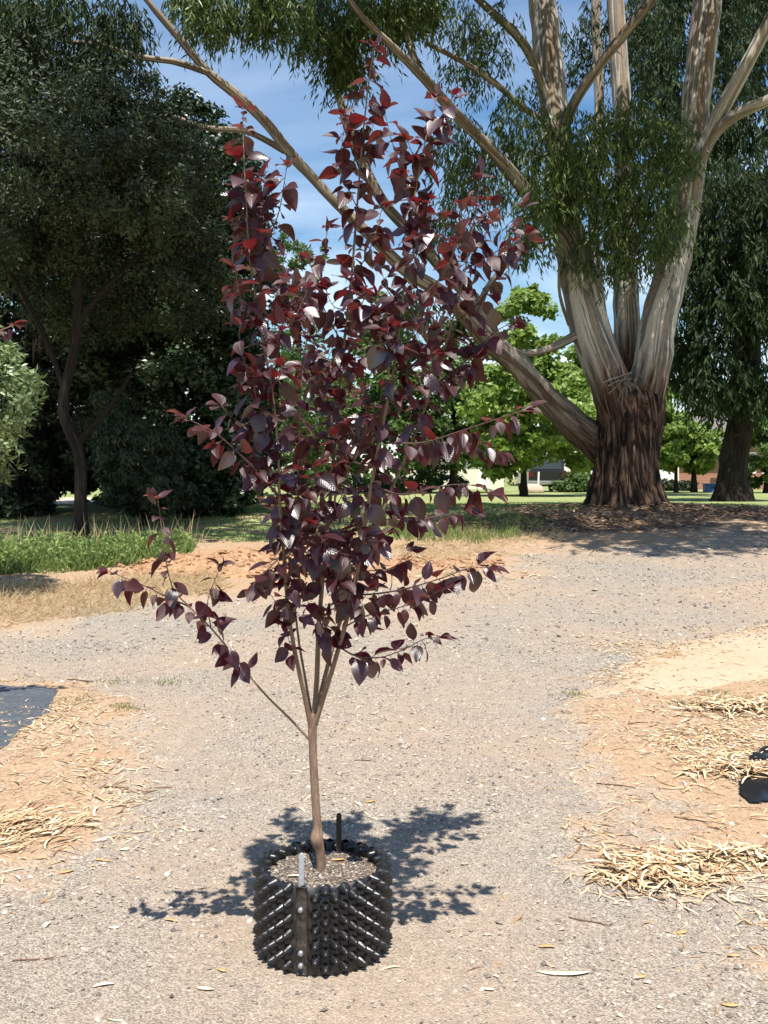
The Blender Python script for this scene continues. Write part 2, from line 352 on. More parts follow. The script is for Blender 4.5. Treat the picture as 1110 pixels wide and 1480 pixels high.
M['gum_limb'] = bark_mat('gum_limb', LIMB, 1.6, 0.6, 0.75, 0.35, 0.03)
M['gum_stem'] = bark_mat('gum_stem', PALE, 1.6, 0.34, 0.75, 0.4, 0.03, 8, .8, base=BUTT, base_len=(1.5, 2.5))
M['gum_low_limb'] = bark_mat('gum_low_limb', LIMB, 2.2, 0.6, 0.8, 0.5, 0.04, 8, .8, base=BUTT, base_len=(1.2, 3.6))
M['gum_butt'] = bark_mat('gum_butt', BUTT, 3.4, .85, 0.95, 1.0, 0.2, 13, 3.0)
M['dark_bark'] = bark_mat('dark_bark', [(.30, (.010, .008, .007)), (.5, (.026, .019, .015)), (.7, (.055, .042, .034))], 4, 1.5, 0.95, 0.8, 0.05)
M['plum_bark'] = bark_mat('plum_bark', [(.30, (.13, .085, .06)), (.5, (.22, .145, .10)), (.7, (.31, .22, .16))], 1.5, 22, 0.6, 0.25, 0.002)
M['plum_twig'] = simple('plum_twig', (.075, .035, .032), 0.5, 0.4)
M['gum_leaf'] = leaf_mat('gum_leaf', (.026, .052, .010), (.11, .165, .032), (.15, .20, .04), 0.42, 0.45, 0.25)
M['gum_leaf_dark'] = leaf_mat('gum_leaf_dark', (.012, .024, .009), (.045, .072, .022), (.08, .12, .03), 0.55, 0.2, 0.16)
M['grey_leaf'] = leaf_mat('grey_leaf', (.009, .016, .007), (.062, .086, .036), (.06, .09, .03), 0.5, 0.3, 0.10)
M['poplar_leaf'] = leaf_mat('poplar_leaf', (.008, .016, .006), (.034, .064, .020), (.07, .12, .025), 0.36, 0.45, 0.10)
M['bright_leaf'] = leaf_mat('bright_leaf', (.10, .17, .03), (.27, .38, .085), (.36, .5, .08), 0.45, 0.4, 0.4)
M['mid_leaf'] = leaf_mat('mid_leaf', (.035, .07, .016), (.11, .18, .04), (.2, .3, .06), 0.45, 0.4, 0.3)
M['shrub_leaf'] = leaf_mat('shrub_leaf', (.085, .13, .05), (.24, .31, .13), (.2, .28, .08), 0.38, 0.5, 0.22)
M['weed'] = leaf_mat('weed', (.10, .16, .04), (.27, .34, .11), (.25, .38, .08), 0.5, 0.3, 0.35)
M['olive'] = leaf_mat('olive', (.13, .16, .05), (.34, .32, .15), (.3, .3, .1), 0.6, 0.2, 0.3)
M['straw'] = leaf_mat('straw', (.40, .28, .14), (.66, .53, .32), (.6, .45, .25), 0.7, 0.2, 0.2)
M['black_plastic'] = simple('black_plastic', (.010, .010, .011), 0.30, 0.5)
def pot_mat():
    m, nt, p, o = mat_new('pot_plastic'); v = coords(nt); n = noise(nt, v, 26, 6, .7); d = ramp(nt, n, [(.50, (.010, .010, .011)), (.78, (.075, .062, .05))])
    nt.links.new(d, p.inputs['Base Color']); nt.links.new(ramp(nt, n, [(.4, (.26,) * 3), (.75, (.6,) * 3)]), p.inputs['Roughness']); p.inputs['Specular IOR Level'].default_value = .55; return m
M['pot'] = pot_mat()
M['weed_mat'] = simple('weed_mat', (.082, .090, .102), 0.5, 0.4, 0.3, 40)

# ------------------------------------------------------------------ the ground
far = 900.0
gx = np.concatenate([-np.geomspace(far, 14, 14), np.linspace(-12, 12, 25), np.geomspace(14, far, 14)])
gy = np.concatenate([np.linspace(-60, -1, 8), np.linspace(0.3, 30, 40), np.geomspace(34, far, 16)])
X, Y = np.meshgrid(gx, gy, indexing='ij')
Z = base_z(X, Y) - 0.10
tag(link('ground', np_mesh('ground', np.stack([X, Y, Z], -1).reshape(-1, 3), grid_faces(len(gx), len(gy)), True), M['base']), 'grassy ground stretching away under the trees', 'ground', kind='structure')
for o in [COL.objects['ground']]:
    if o.data.polygons[0].normal.z < 0: o.data.flip_normals()
def flip_up(o):
    nrm = np.zeros(len(o.data.polygons) * 3, np.float32); o.data.polygons.foreach_get('normal', nrm)
    if nrm[2::3].mean() < 0: o.data.flip_normals()
    return o
def sheet(name, gx, gy, zf, mat, mask=None, label=None, cat='ground', kind='structure'):
    X, Y = np.meshgrid(gx, gy, indexing='ij'); Z = zf(X, Y); V = np.stack([X, Y, Z], -1).reshape(-1, 3); Fc = grid_faces(len(gx), len(gy))
    if mask is not None:
        mk = mask(X, Y).ravel(); keep = (mk[Fc] > 0).any(1); Fc = Fc[keep]; u, inv = np.unique(Fc, return_inverse=True); V = V[u]; Fc = inv.reshape(-1, 4)
    at_ = None if mask is None else {'edge': (mk[u] + .05)}
    return tag(flip_up(link(name, np_mesh(name, V, Fc, True, at_), mat)), label, cat, kind=kind)
sheet('driveway', np.arange(-11, 13.01, 0.07), np.concatenate([np.arange(0.4, 7, 0.05), np.arange(7, 17.6, 0.12)]), gz, M['gravel'], label='pale grey gravel driveway sweeping behind the potted tree')
def lawn_edge(x):      # where the lawn begins, by x
    return np.interp(x, [-14, -9, -6.5, -4.3, -3.0, -1.2, 0.4, 2.2, 4.5, 8, 14], [13, 13, 13.2, 13.4, 14.8, 15.0, 15.4, 17.8, 20.3, 22.0, 24.0])
def lawn_mask(x, y): return sstep(-0.7, 0.7, y - lawn_edge(x) + 0.5 * fbm(x * .9, y * .9, 0, 4, 31))
sheet('lawn', np.arange(-16, 22.01, 0.3), np.concatenate([np.arange(12.6, 24, 0.16), np.arange(24, 92, 2.0)]), lambda x, y: gz(x, y) - 0.03 + 0.07 * lawn_mask(x, y), M['lawn'], lambda x, y: lawn_mask(x, y) - .02, 'sunlit mown lawn behind the driveway')
def P2(px, py): g = ground(px, py); return (g.x, g.y)
LV = [P2(0, 985), P2(110, 985), P2(190, 1005), P2(215, 1050), P2(185, 1110), P2(150, 1180), P2(90, 1240), P2(20, 1290), (-3.5, 3.2), (-5, 3.2), (-5.5, 7.3)]
RV = [P2(1100, 905), P2(930, 930), P2(850, 985), P2(810, 1060), P2(815, 1130), P2(900, 1170), P2(880, 1240), P2(930, 1300), P2(1060, 1310), P2(1110, 1390), (3.0, 2.4), (6.5, 3.5), (7, 8.2)]
FB = [P2(0, 935), P2(100, 915), P2(210, 885), P2(330, 880), P2(430, 868), P2(600, 850), P2(760, 815), P2(900, 790), P2(1110, 770), (11, 19), (11, 23), (0, 21), (-12, 21), (-13, 9.6)]
SPo = [P2(880, 1003), P2(930, 955), P2(1000, 935), P2(1110, 915), (5.2, 8.4), (5.4, 7.2), P2(1110, 990), P2(1010, 1005), P2(950, 1015)]
def mk_mask(poly, soft=0.25, nz=0.30, s=0, fq=2.2):
    return lambda x, y: sstep(-soft, soft, polydist(x, y, poly) + nz * fbm(x * fq, y * fq, 0, 5, s, 0.6))
lvm, rvm, fbm_, spm = mk_mask(LV, .34, .42, 41), mk_mask(RV, .42, .6, 42), mk_mask(FB, .9, 1.3, 43, .9), mk_mask(SPo, .34, .30, 44, 2.4)
sheet('left_verge', np.arange(-5.5, -0.4, 0.03), np.arange(2.8, 7.8, 0.035), lambda x, y: gz(x, y) - .012 + .034 * lvm(x, y) + .010 * fbm(x * 9, y * 9, 0, 3, 8) * lvm(x, y), M['earth'], lambda x, y: lvm(x, y) - .05, 'bare orange earth verge beside the weed mat')
sheet('right_verge', np.arange(0.6, 7, 0.035), np.arange(2.2, 9.2, 0.04), lambda x, y: gz(x, y) - .012 + .036 * rvm(x, y) + .012 * fbm(x * 8, y * 8, 0, 3, 9) * rvm(x, y), M['earth'], lambda x, y: rvm(x, y) - .05, 'bare orange earth verge strewn with gum bark')
sheet('sand_patch', np.arange(1.2, 5.8, 0.03), np.arange(6, 9, 0.04), lambda x, y: gz(x, y) - .008 + .052 * spm(x, y) + .012 * fbm(x * 2, y * 2, 0, 3, 10), M['sand'], lambda x, y: spm(x, y) - .05, 'smooth patch of golden sand at the driveway edge')
sheet('far_verge', np.arange(-11.5, 11.5, 0.09), np.arange(8.5, 22.5, 0.09), lambda x, y: gz(x, y) - .02 + .055 * fbm_(x, y) + .03 * fbm(x * 3, y * 3, 0, 4, 12) * fbm_(x, y), M['earth'], lambda x, y: fbm_(x, y) - .05, 'dry earth bank along the far side of the driveway')
# low mounds: dark bark mulch by the gum tree, orange earth heap
MC = ground(815, 768); HC = ground(335, 832)
def mound(cx, cy, rx, ry, h, s): return lambda x, y: h * np.exp(-(((x - cx) / rx) ** 2 + ((y - cy) / ry) ** 2) ** 1.2) * (1 + .45 * fbm(x * 2.2, y * 2.2, 0, 4, s))
mm = mound(MC.x, MC.y + 1.1, 2.3, 1.3, 0.20, 51); mm2 = mound(6.6, 20.2, 4.2, 1.6, 0.11, 52); hm = mound(HC.x + .1, HC.y + .4, 1.55, .75, 0.24, 53); hm2 = mound(HC.x + 2.2, HC.y + .8, 1.5, .6, 0.11, 54)
sheet('mulch_mound', np.arange(-2, 12, 0.09), np.arange(14, 25, 0.09), lambda x, y: gz(x, y) - .05 + np.maximum(mm(x, y), mm2(x, y)) + .03 * fbm(x * 5, y * 5, 0, 4, 55), M['mulch'], lambda x, y: np.maximum(mm(x, y), mm2(x, y)) - .03, 'low brown mound of shed bark and mulch round the gum tree')
tag(sheet('earth_heap', np.arange(HC.x - 3, HC.x + 5, 0.05), np.arange(HC.y - 1.6, HC.y + 2.8, 0.05), lambda x, y: gz(x, y) - .05 + np.maximum(hm(x, y), hm2(x, y)) + .05 * np.maximum(hm(x, y), hm2(x, y)) / .3 * fbm(x * 7, y * 7, 0, 4, 56), M['heap'], lambda x, y: np.maximum(hm(x, y), hm2(x, y)) - .03, 'low heap of loose orange earth between driveway and lawn', 'earth heap'))
sheet('far_track', np.linspace(-15, -6.5, 20), np.linspace(25, 33, 12), lambda x, y: gz(x, y) + .06 + 0 * x, M['track'], None, 'pale sandy track beyond the shaded trees')
def surf(x, y):
    """height of whatever sheet is on top"""
    z = gz(x, y)
    z = np.maximum(z, gz(x, y) - .012 + .034 * lvm(x, y) + .010 * fbm(x * 9, y * 9, 0, 3, 8) * lvm(x, y))
    z = np.maximum(z, gz(x, y) - .012 + .036 * rvm(x, y) + .012 * fbm(x * 8, y * 8, 0, 3, 9) * rvm(x, y))
    z = np.maximum(z, gz(x, y) - .008 + .052 * spm(x, y) + .012 * fbm(x * 2, y * 2, 0, 3, 10))
    z = np.maximum(z, np.where(np.asarray(y) > 8.5, gz(x, y) - .02 + .055 * fbm_(x, y) + .03 * fbm(x * 3, y * 3, 0, 4, 12) * fbm_(x, y), -9))
    z = np.maximum(z, np.where(np.asarray(y) > 12.6, gz(x, y) - 0.03 + 0.07 * lawn_mask(x, y), -9))
    z = np.maximum(z, np.where(np.asarray(y) > 14, gz(x, y) - .05 + np.maximum(mm(x, y), mm2(x, y)), -9))
    z = np.maximum(z, gz(x, y) - .05 + np.maximum(hm(x, y), hm2(x, y)))
    return z

# ---- stones
OCT = np.array([(1, 0, 0), (0, 1, 0), (-1, 0, 0), (0, -1, 0), (0, 0, 1), (0, 0, -1)], float)
OCF = np.array([(0, 1, 4), (1, 2, 4), (2, 3, 4), (3, 0, 4), (1, 0, 5), (2, 1, 5), (3, 2, 5), (0, 3, 5)])
def scatter_frustum(n, y0, y1, margin=0.15):
    y = np.sqrt(RNG.uniform(y0 ** 2, y1 ** 2, n)); hw = y * (555 / F) * (1 + margin) + .05
    return RNG.uniform(-1, 1, n) * hw, y
def stones(x, y, z, r, rnd, name, mat, label, parent=None, sink=0.25):
    n = len(x); j = RNG.uniform(0.6, 1.25, (n, 6, 1)); P = OCT[None] * j; sc = np.stack([r * RNG.uniform(.7, 1.4, n), r * RNG.uniform(.7, 1.4, n), r * RNG.uniform(.5, .9, n)], 1)
    P = P * sc[:, None, :]; a = RNG.uniform(0, 6.28, n); c, s = np.cos(a), np.sin(a)
    tx = RNG.uniform(-.5, .5, n)
    P[..., 2] = P[..., 2] + P[..., 0] * tx[:, None]
    Q = P.copy(); Q[..., 0] = P[..., 0] * c[:, None] - P[..., 1] * s[:, None]; Q[..., 1] = P[..., 0] * s[:, None] + P[..., 1] * c[:, None]
    Q += np.stack([x, y, z + r * sink], 1)[:, None, :]
    Fc = (OCF[None] + (np.arange(n) * 6)[:, None, None]).reshape(-1, 3)
    me = np_mesh(name, Q.reshape(-1, 3), Fc, False, {'rnd': np.repeat(rnd, 6)})
    o = link(name, me, mat, parent); tag(o, label, None if parent else 'gravel', kind='stuff'); return o
xs, ys = scatter_frustum(105000, 2.6, 8.5)
wgt = 1 - np.maximum(np.maximum(lvm(xs, ys), rvm(xs, ys)) ** 2 * .88, spm(xs, ys) * .97)
patchn = sstep(-.45, .25, fbm(xs * .8, ys * .8, 0, 4, 77)); keep = (RNG.random(len(xs)) < wgt * (.25 + .75 * patchn)) & (RNG.random(len(xs)) < np.clip(4.4 / ys, 0, 1)) & (np.hypot(xs + .209, ys - 3.34) > .225)
xs, ys = xs[keep], ys[keep]; rs = np.clip(RNG.lognormal(math.log(.0045), .45, len(xs)), .0018, .014)
stones(xs, ys, surf(xs, ys), rs, RNG.beta(2.0, 2.5, len(xs)), 'loose_gravel', M['stone'], 'loose grey gravel stones scattered over the driveway')
xs, ys = scatter_frustum(16000, 8.0, 15)
keep = (fbm_(xs, ys) < .5); xs, ys = xs[keep], ys[keep]
stones(xs, ys, surf(xs, ys), np.clip(RNG.lognormal(math.log(.009), .4, len(xs)), .004, .03), RNG.beta(2, 3.2, len(xs)), 'far_gravel', M['stone'], 'coarser gravel on the far sweep of the driveway')
# earth clods on heap / verges
xs = RNG.uniform(HC.x - 2, HC.x + 4, 2600); ys = RNG.uniform(HC.y - 1, HC.y + 1.6, 2600); keep = np.maximum(hm(xs, ys), hm2(xs, ys)) > .06; xs, ys = xs[keep], ys[keep]
stones(xs, ys, surf(xs, ys), np.clip(RNG.lognormal(math.log(.022), .5, len(xs)), .008, .08), RNG.random(len(xs)), 'earth_clods', M['heap'], 'crumbled orange clods lying over the earth heap')

# ---- ribbons: bark strips and dry leaves
def ribbon(x, y, z, L, W, ang, curl, bend, twist, lift, nseg=5):
    t = np.linspace(-.5, .5, nseg + 1); wd = W * np.clip(1 - (2 * t) ** 2, .08, 1) ** .5
    cx = L * t; cy = L * bend * (t * t - .08); cz = L * curl * (.25 - t * t) + lift * (t + .5) * L
    tw = twist * t
    A = np.stack([cx, cy - wd / 2 * np.cos(tw), cz + wd / 2 * np.sin(tw)], 1); B = np.stack([cx, cy + wd / 2 * np.cos(tw), cz - wd / 2 * np.sin(tw)], 1)
    V = np.concatenate([A, B]); zmin = V[:, 2].min(); V[:, 2] -= zmin
    c, s = math.cos(ang), math.sin(ang); V = np.stack([V[:, 0] * c - V[:, 1] * s + x, V[:, 0] * s + V[:, 1] * c + y, V[:, 2] + z], 1)
    k = np.arange(nseg); Fc = np.stack([k, k + 1, k + 1 + nseg + 1, k + nseg + 1], 1); return V, Fc
def litter(name, pts, Lr, Wr, mat, label, bias=(1.6, 1.3), up=0.0, cat='leaf litter', curl=(-.05, .22), parent=None, angs=None):
    mb = MB()
    for i, (x, y, z) in enumerate(pts):
        L = random.uniform(*Lr) * random.choice((.6, 1, 1, 1.2)); W = random.uniform(*Wr)
        V, Fc = ribbon(x, y, z + random.random() * up, L, W, random.uniform(0, 6.28) if angs is None else random.gauss(*angs), random.uniform(*curl), random.uniform(-.5, .5), random.uniform(-1.8, 1.8), random.uniform(0, .15), 4)
        mb.add(V, Fc, rnd=random.betavariate(*bias))
    o = mb.build(name, mat, parent); return tag(o, label, None if parent else cat, kind='stuff')
def pts_in(poly_px=None, n=100, mask=None, y0=2.6, y1=9):
    out = []; k = 0
    while len(out) < n and k < 60:
        x, y = scatter_frustum(n * 3, y0, y1); m = RNG.random(len(x)) < mask(x, y)
        x, y = x[m], y[m]; out += list(zip(x, y, surf(x, y))); k += 1
    return out[:n]
clump = lambda s, f=1.6, a=-.1, b=.45: (lambda x, y: sstep(a, b, fbm(x * f, y * f, 0, 3, s)))
litter('verge_litter', pts_in(n=5200, mask=lambda x, y: rvm(x, y) * (1 - .93 * spm(x, y)) * (.10 + .9 * clump(91)(x, y)) * np.where(x > .5, 1, 0)), (.03, .10), (.004, .012), M['litter'], 'dry gum leaves and bark shreds littering the right verge', cat='bark litter')
litter('weed_mat_litter', pts_in(n=2100, mask=lambda x, y: lvm(x, y) * (.12 + .9 * clump(92)(x, y)) * np.where(x < -.5, 1, 0)), (.03, .10), (.004, .012), M['litter'], 'dry gum leaves and shreds littering the earth round the weed mat', cat='bark litter')
def heap_pts(px, py, rx, ry, h, n):
    c = ground(px, py); a = RNG.uniform(0, 6.28, n); r = np.minimum(1.25, np.abs(RNG.normal(0, .5, n))); x = c.x + rx * r * np.cos(a); y = c.y + ry * r * np.sin(a)
    return list(zip(x, y, surf(x, y) + RNG.random(n) * h * np.maximum(0, 1 - r)))
litter('bark_heap', heap_pts(945, 1268, .27, .22, .03, 620), (.05, .18), (.005, .014), M['litter'], 'raked heap of pale stringy bark at the gravel edge', (1.7, 1.3), cat='bark heap', curl=(.05, .4))
litter('bark_pile', heap_pts(25, 1205, .42, .34, .035, 620), (.04, .15), (.004, .012), M['litter'], 'spread pile of pale bark strips below the weed mat', (1.6, 1.4), cat='bark pile', curl=(.0, .3), angs=(.7, .5))
litter('bark_scatter', heap_pts(1060, 1030, .5, .28, .05, 330) + heap_pts(1075, 1125, .4, .2, .05, 220) + heap_pts(1075, 1250, .3, .12, .05, 110), (.06, .2), (.006, .016), M['litter'], 'pale bark strips tangled beside the torn black plastic', (1.8, 1.2), cat='bark litter', curl=(.0, .35))
litter('road_litter', pts_in(n=900, mask=lambda x, y: .25 + .75 * clump(93, .6)(x, y), y1=15), (.025, .08), (.003, .011), M['litter'], 'thin scatter of dry leaves over the gravel', (1.4, 1.2))
xs = RNG.uniform(.2, 10, 30000); ys = RNG.uniform(14, 23.5, 30000); k = np.maximum(mm(xs, ys), mm2(xs, ys)) > .035; xs, ys = xs[k][:5200], ys[k][:5200]
litter('mulch_litter', list(zip(xs, ys, surf(xs, ys))), (.10, .35), (.015, .045), M['dark_litter'], 'brown shed bark and sticks covering the mulch mound', (1.6, 1.8), up=.05)
xs, ys = scatter_frustum(60000, 9.5, 19); k = (RNG.random(60000) < fbm_(xs, ys) * (.15 + .85 * clump(94, .8)(xs, ys))) & (xs > .3); xs, ys = xs[k][:2600], ys[k][:2600]
litter('bank_litter', list(zip(xs, ys, surf(xs, ys))), (.06, .2), (.008, .022), M['litter'], 'dry gum litter along the bank below the gum tree', (1.5, 1.6))

# ------------------------------------------------------------------ leaves and crowns
def leaf_quads(C, D, Nn, L, W, rnd, name, mat, parent, label=None, cat=None):
    """kite-shaped leaves: centre-base C, direction D, normal Nn"""
    D = D / (np.linalg.norm(D, axis=1, keepdims=True) + 1e-9); S = np.cross(D, Nn); S /= np.linalg.norm(S, axis=1, keepdims=True) + 1e-9
    L = L[:, None]; W = W[:, None]; U = np.cross(S, D)
    P0 = C; P1 = C + D * L * .45 + S * W * .5 + U * W * .12; P2_ = C + D * L; P3 = C + D * L * .45 - S * W * .5 + U * W * .12
    V = np.stack([P0, P1, P2_, P3], 1).reshape(-1, 3); n = len(C); b = np.arange(n) * 4
    Fc = np.stack([b, b + 1, b + 2, b + 3], 1)
    o = link(name, np_mesh(name, V, Fc, False, {'rnd': np.repeat(rnd, 4)}), mat, parent); tag(o, label, cat, kind='stuff'); return o
def rand_dirs(n):
    v = RNG.normal(size=(n, 3)); return v / np.linalg.norm(v, axis=1, keepdims=True)
def crown(parent, blobs, n, leaf, mat, sub=60, droop=0.3, shell=0.70, wid=.5, spread=.24, flat=.7, name='crown'):
    """blobs: list of (x,y,z,rx,ry,rz); leaves gathered in sub-clumps near the blobs' surface"""
    vol = np.array([b[3] * b[4] * b[5] for b in blobs]) ** .67; vol /= vol.sum(); Cs = []; rn = []; No = []
    for b, f in zip(blobs, vol):
        b = np.array(b, float); nn = int(n * f); m = max(6, int(sub * len(blobs) * f))
        d = rand_dirs(m); rr = (shell + (1.06 - shell) * RNG.random(m) ** .7) * (1 + .22 * fbm(d[:, 0] * 2.2, d[:, 1] * 2.2, d[:, 2] * 2.2, 3, int(abs(b[0] * 13 + b[2] * 7)) % 97))
        sc = b[:3] + d * rr[:, None] * b[3:]; sr = spread * (b[3] * b[4] * b[5]) ** (1 / 3.) * RNG.uniform(.55, 1.35, m)
        idx = RNG.integers(0, m, nn); g = rand_dirs(nn) * (RNG.random(nn) ** .45)[:, None]; g[:, 2] *= flat
        Cs.append(sc[idx] + g * sr[idx][:, None]); No.append(.8 * g + .6 * d[idx]); rn.append(np.clip(.5 + .16 * RNG.normal(size=m)[idx] + .22 * RNG.normal(size=nn), 0, 1))
    C = np.concatenate(Cs); rn = np.concatenate(rn); k = len(C)
    D = rand_dirs(k); D[:, 2] = D[:, 2] * .7 - droop; Nn = np.concatenate(No) + .55 * rand_dirs(k); Nn[:, 2] += .25
    L = leaf * RNG.uniform(.65, 1.35, k)
    return leaf_quads(C, D, Nn, L, L * wid * RNG.uniform(.8, 1.2, k), rn, name, mat, parent)
def pb(px, py, Y, rx, ry, rd=None):
    """blob from pixel centre, pixel radii and distance; rd metres deep"""
    c = at(px, py, Y); k = Y / F; return (c.x, c.y, c.z, rx * k, rd if rd else rx * k, ry * k)
def trunk(parent, pts, radii, mat, name='trunk', nseg=12, rough=.12, seed=0, nst=None):
    V, Fc, UV = sweep(pts, radii, nseg, nst, rough, seed, cap=False)
    return link(name, np_mesh(name, V, Fc, True, None, UV), mat, parent)
def gpt(px, py):
    g = ground(px, py); return Vector((g.x, g.y, float(surf(g.x, g.y)) - .03))

# ------------------------------------------------------------------ gum tree
GD = 21.0; GK = GD / F
gbase = at(903, 742, GD); gbase.z = float(gz(gbase.x, gbase.y)) + .06
gum = tag(empty('gum_tree', gbase), 'huge old gum tree with fibrous dark butt and pale forked stems', 'tree')
# butt: rings from pixel edges (y, left, right)
rings = [(752, 830, 980), (742, 840, 968), (728, 848, 960), (705, 854, 954), (680, 860, 950), (650, 861, 952), (620, 861, 956), (595, 864, 958), (575, 868, 957), (562, 876, 948), (552, 890, 936), (546, 905, 922)]
py_ = np.array([r[0] for r in rings]); n_st = 110; n_sg = 180; yy = np.linspace(752, 546, n_st); a = np.linspace(0, 2 * np.pi, n_sg, endpoint=False)
Lx = np.interp(-yy, -py_, [r[1] for r in rings]); Rx = np.interp(-yy, -py_, [r[2] for r in rings])
ker = np.ones(7) / 7; Lx = np.convolve(np.pad(Lx, 3, 'edge'), ker, 'valid'); Rx = np.convolve(np.pad(Rx, 3, 'edge'), ker, 'valid')
V = []; UV = []; zt = at(900, 546, GD).z; zb = gbase.z - .25
for i in range(n_st):
    z = zb + (zt - zb) * (i / (n_st - 1)); cx = ((Lx[i] + Rx[i]) / 2 - CX) * GK; r = (Rx[i] - Lx[i]) / 2 * GK
    h = i / (n_st - 1); ca, sa = np.cos(a), np.sin(a)
    tw = a + .55 * h
    flare = 1 + .10 * (1 - h) ** 2 * fbm(np.cos(a) * 2.2, np.sin(a) * 2.2, 0.3, 3, 5) + .10 * fbm(np.cos(tw) * 1.7, np.sin(tw) * 1.7, z * .5, 3, 6)
    ridge = .085 * fbm(np.cos(tw) * 8, np.sin(tw) * 8, z * 1.3, 4, 7) + .09 * (1 - np.abs(fbm(np.cos(tw) * 5.5, np.sin(tw) * 5.5, z * .7, 3, 8))) - .04
    crev = -.16 * np.exp(-((a - 4.75) / .16) ** 2) * sstep(.3, .62, h)       # dark cleft below the fork, facing the drive
    rr = r * (flare + ridge * (1.15 - .6 * h) + crev)
    V.append(np.stack([cx + rr * ca, gbase.y + rr * sa * .95, np.full(n_sg, z)], 1)); UV.append(np.stack([tw / (2 * np.pi), np.full(n_sg, z)], 1))
V.append(np.array([[cx, gbase.y, zt + .1]])); UV.append(np.array([[0, zt]])); e = n_st * n_sg; j = np.arange(n_sg)
Fc = grid_faces(n_st, n_sg, True)
link('trunk', np_mesh('trunk', np.concatenate(V), Fc, True, None, np.concatenate(UV)), M['gum_butt'], gum)
def limb(name, pts, mat='gum_limb', rough=.10, seed=0, nseg=18, Yd=GD):
    """pts: (px, py, width_px, depth offset)"""
    P = []; rd = []
    for q in pts:
        d = Yd + (q[3] if len(q) > 3 else 0); P.append(at(q[0], q[1], d)); rd.append(q[2] / 2 * d / F * {'limb': .90, 'stem': .96}.get(name, 1.0))
    return trunk(gum, P, rd, M[mat], name, nseg, rough, seed, max(12, len(pts) * 9))
limb('stem', [(905, 660, 60, .1), (895, 600, 62, -.18), (879, 548, 60, -.38), (855, 480, 60, -.4), (840, 420, 58, -.35), (826, 360, 50, -.3), (815, 300, 42, -.2), (808, 220, 40, 0), (797, 120, 42, .2), (783, 0, 40, .4), (770, -120, 34, .6), (765, -260, 24, .8)], 'gum_stem', .13, 1, 26)
limb('stem', [(918, 670, 60, .15), (928, 595, 60, -.1), (943, 525, 57, -.22), (953, 460, 54, -.25), (972, 390, 48, -.2), (992, 310, 38, -.1), (1003, 230, 36, 0), (1006, 150, 40, .1), (1016, 60, 42, .2), (1024, -20, 40, .3), (1035, -150, 32, .4), (1040, -280, 22, .5)], 'gum_stem', .13, 2, 26)
limb('stem', [(908, 620, 40, .45), (907, 520, 40, .5), (905, 440, 38, .6), (903, 360, 34, .8), (903, 260, 30, .9), (899, 150, 28, 1.0), (893, 60, 26, 1.1), (888, -40, 24, 1.2), (884, -200, 16, 1.3)], 'gum_stem', .12, 3)
limb('stem', [(890, 590, 26, .6), (872, 480, 20, 1.0), (862, 390, 17, 1.2), (858, 300, 16, 1.3), (866, 160, 15, 1.4), (861, 20, 14, 1.5), (862, -140, 10, 1.5)], 'gum_bark', .1, 4, 12)
limb('limb', [(930, 690, 46, .6), (885, 657, 60, .42), (845, 626, 52, .2), (795, 580, 40, -.25), (748, 528, 37, -1.0), (703, 490, 32, -1.4), (652, 434, 25, -1.9), (590, 392, 21, -2.4), (538, 343, 18, -2.8), (480, 287, 16, -3.3), (430, 233, 17, -3.6), (385, 178, 16, -3.9), (345, 140, 15, -4.2), (300, 103, 13, -4.5), (250, 45, 11, -4.8), (205, -10, 9, -5.0), (150, -90, 6, -5.2)], 'gum_low_limb', .22, 5, 24)
limb('limb', [(722, 505, 24, -1.25), (690, 440, 22, -1.3), (650, 400, 19, -1.2), (605, 348, 18, -1.1), (560, 300, 17, -1.0), (530, 250, 18, -.9), (505, 190, 15, -.8), (488, 130, 12, -.8), (470, 50, 9, -.8), (455, -40, 6, -.9)], 'gum_limb', .1, 6, 14)
limb('limb', [(838, 395, 22, -.4), (815, 345, 26, -.7), (790, 315, 24, -1.0), (745, 258, 22, -1.5), (700, 207, 19, -2.0), (650, 155, 17, -2.4), (610, 110, 15, -2.8), (570, 70, 12, -3.1), (520, 20, 9, -3.5), (480, -40, 6, -3.8)], 'gum_limb', .1, 7, 14)
limb('branch', [(618, 120, 12, -2.7), (600, 88, 11, -2.7), (585, 40, 9, -2.6), (575, -30, 6, -2.5)], 'gum_limb', .1, 8, 10)
limb('branch', [(815, 230, 18, 0), (790, 180, 11, -.3), (755, 155, 9, -.6), (715, 120, 9, -.9), (670, 90, 8, -1.1), (615, 62, 6, -1.4)], 'gum_limb', .1, 9, 10)
limb('branch', [(805, 190, 18, .1), (775, 100, 14, -.1), (750, 55, 13, -.3), (705, 12, 11, -.6), (670, -20, 8, -.8)], 'gum_limb', .1, 10, 10)
limb('branch', [(810, 200, 14, 0), (832, 145, 15, -.5), (868, 92, 15, -.8), (905, 45, 15, -1.0), (945, -5, 14, -1.2), (985, -80, 9, -1.4)], 'gum_limb', .1, 11, 12)
limb('limb', [(1000, 270, 22, -.1), (1015, 222, 24, -.3), (1040, 165, 25, -.5), (1073, 105, 22, -.7), (1108, 38, 20, -.9), (1150, -50, 14, -1.2)], 'gum_bark', .1, 12, 14)
limb('branch', [(1022, 210, 14, -.4), (1045, 180, 17, -.6), (1075, 160, 17, -.9), (1110, 145, 15, -1.2), (1170, 110, 9, -1.6)], 'gum_bark', .1, 13, 12)
limb('branch', [(690, 450, 11, -1.4), (705, 415, 9, -1.6), (730, 385, 8, -1.6), (760, 360, 7, -1.5), (800, 341, 5, -1.4)], 'gum_limb', .1, 14, 8)
limb('branch', [(845, 478, 14, -.4), (815, 494, 13, -.7), (788, 506, 11, -.9), (760, 511, 9, -1.1), (735, 500, 4, -1.3)], 'gum_limb', .1, 15, 8)
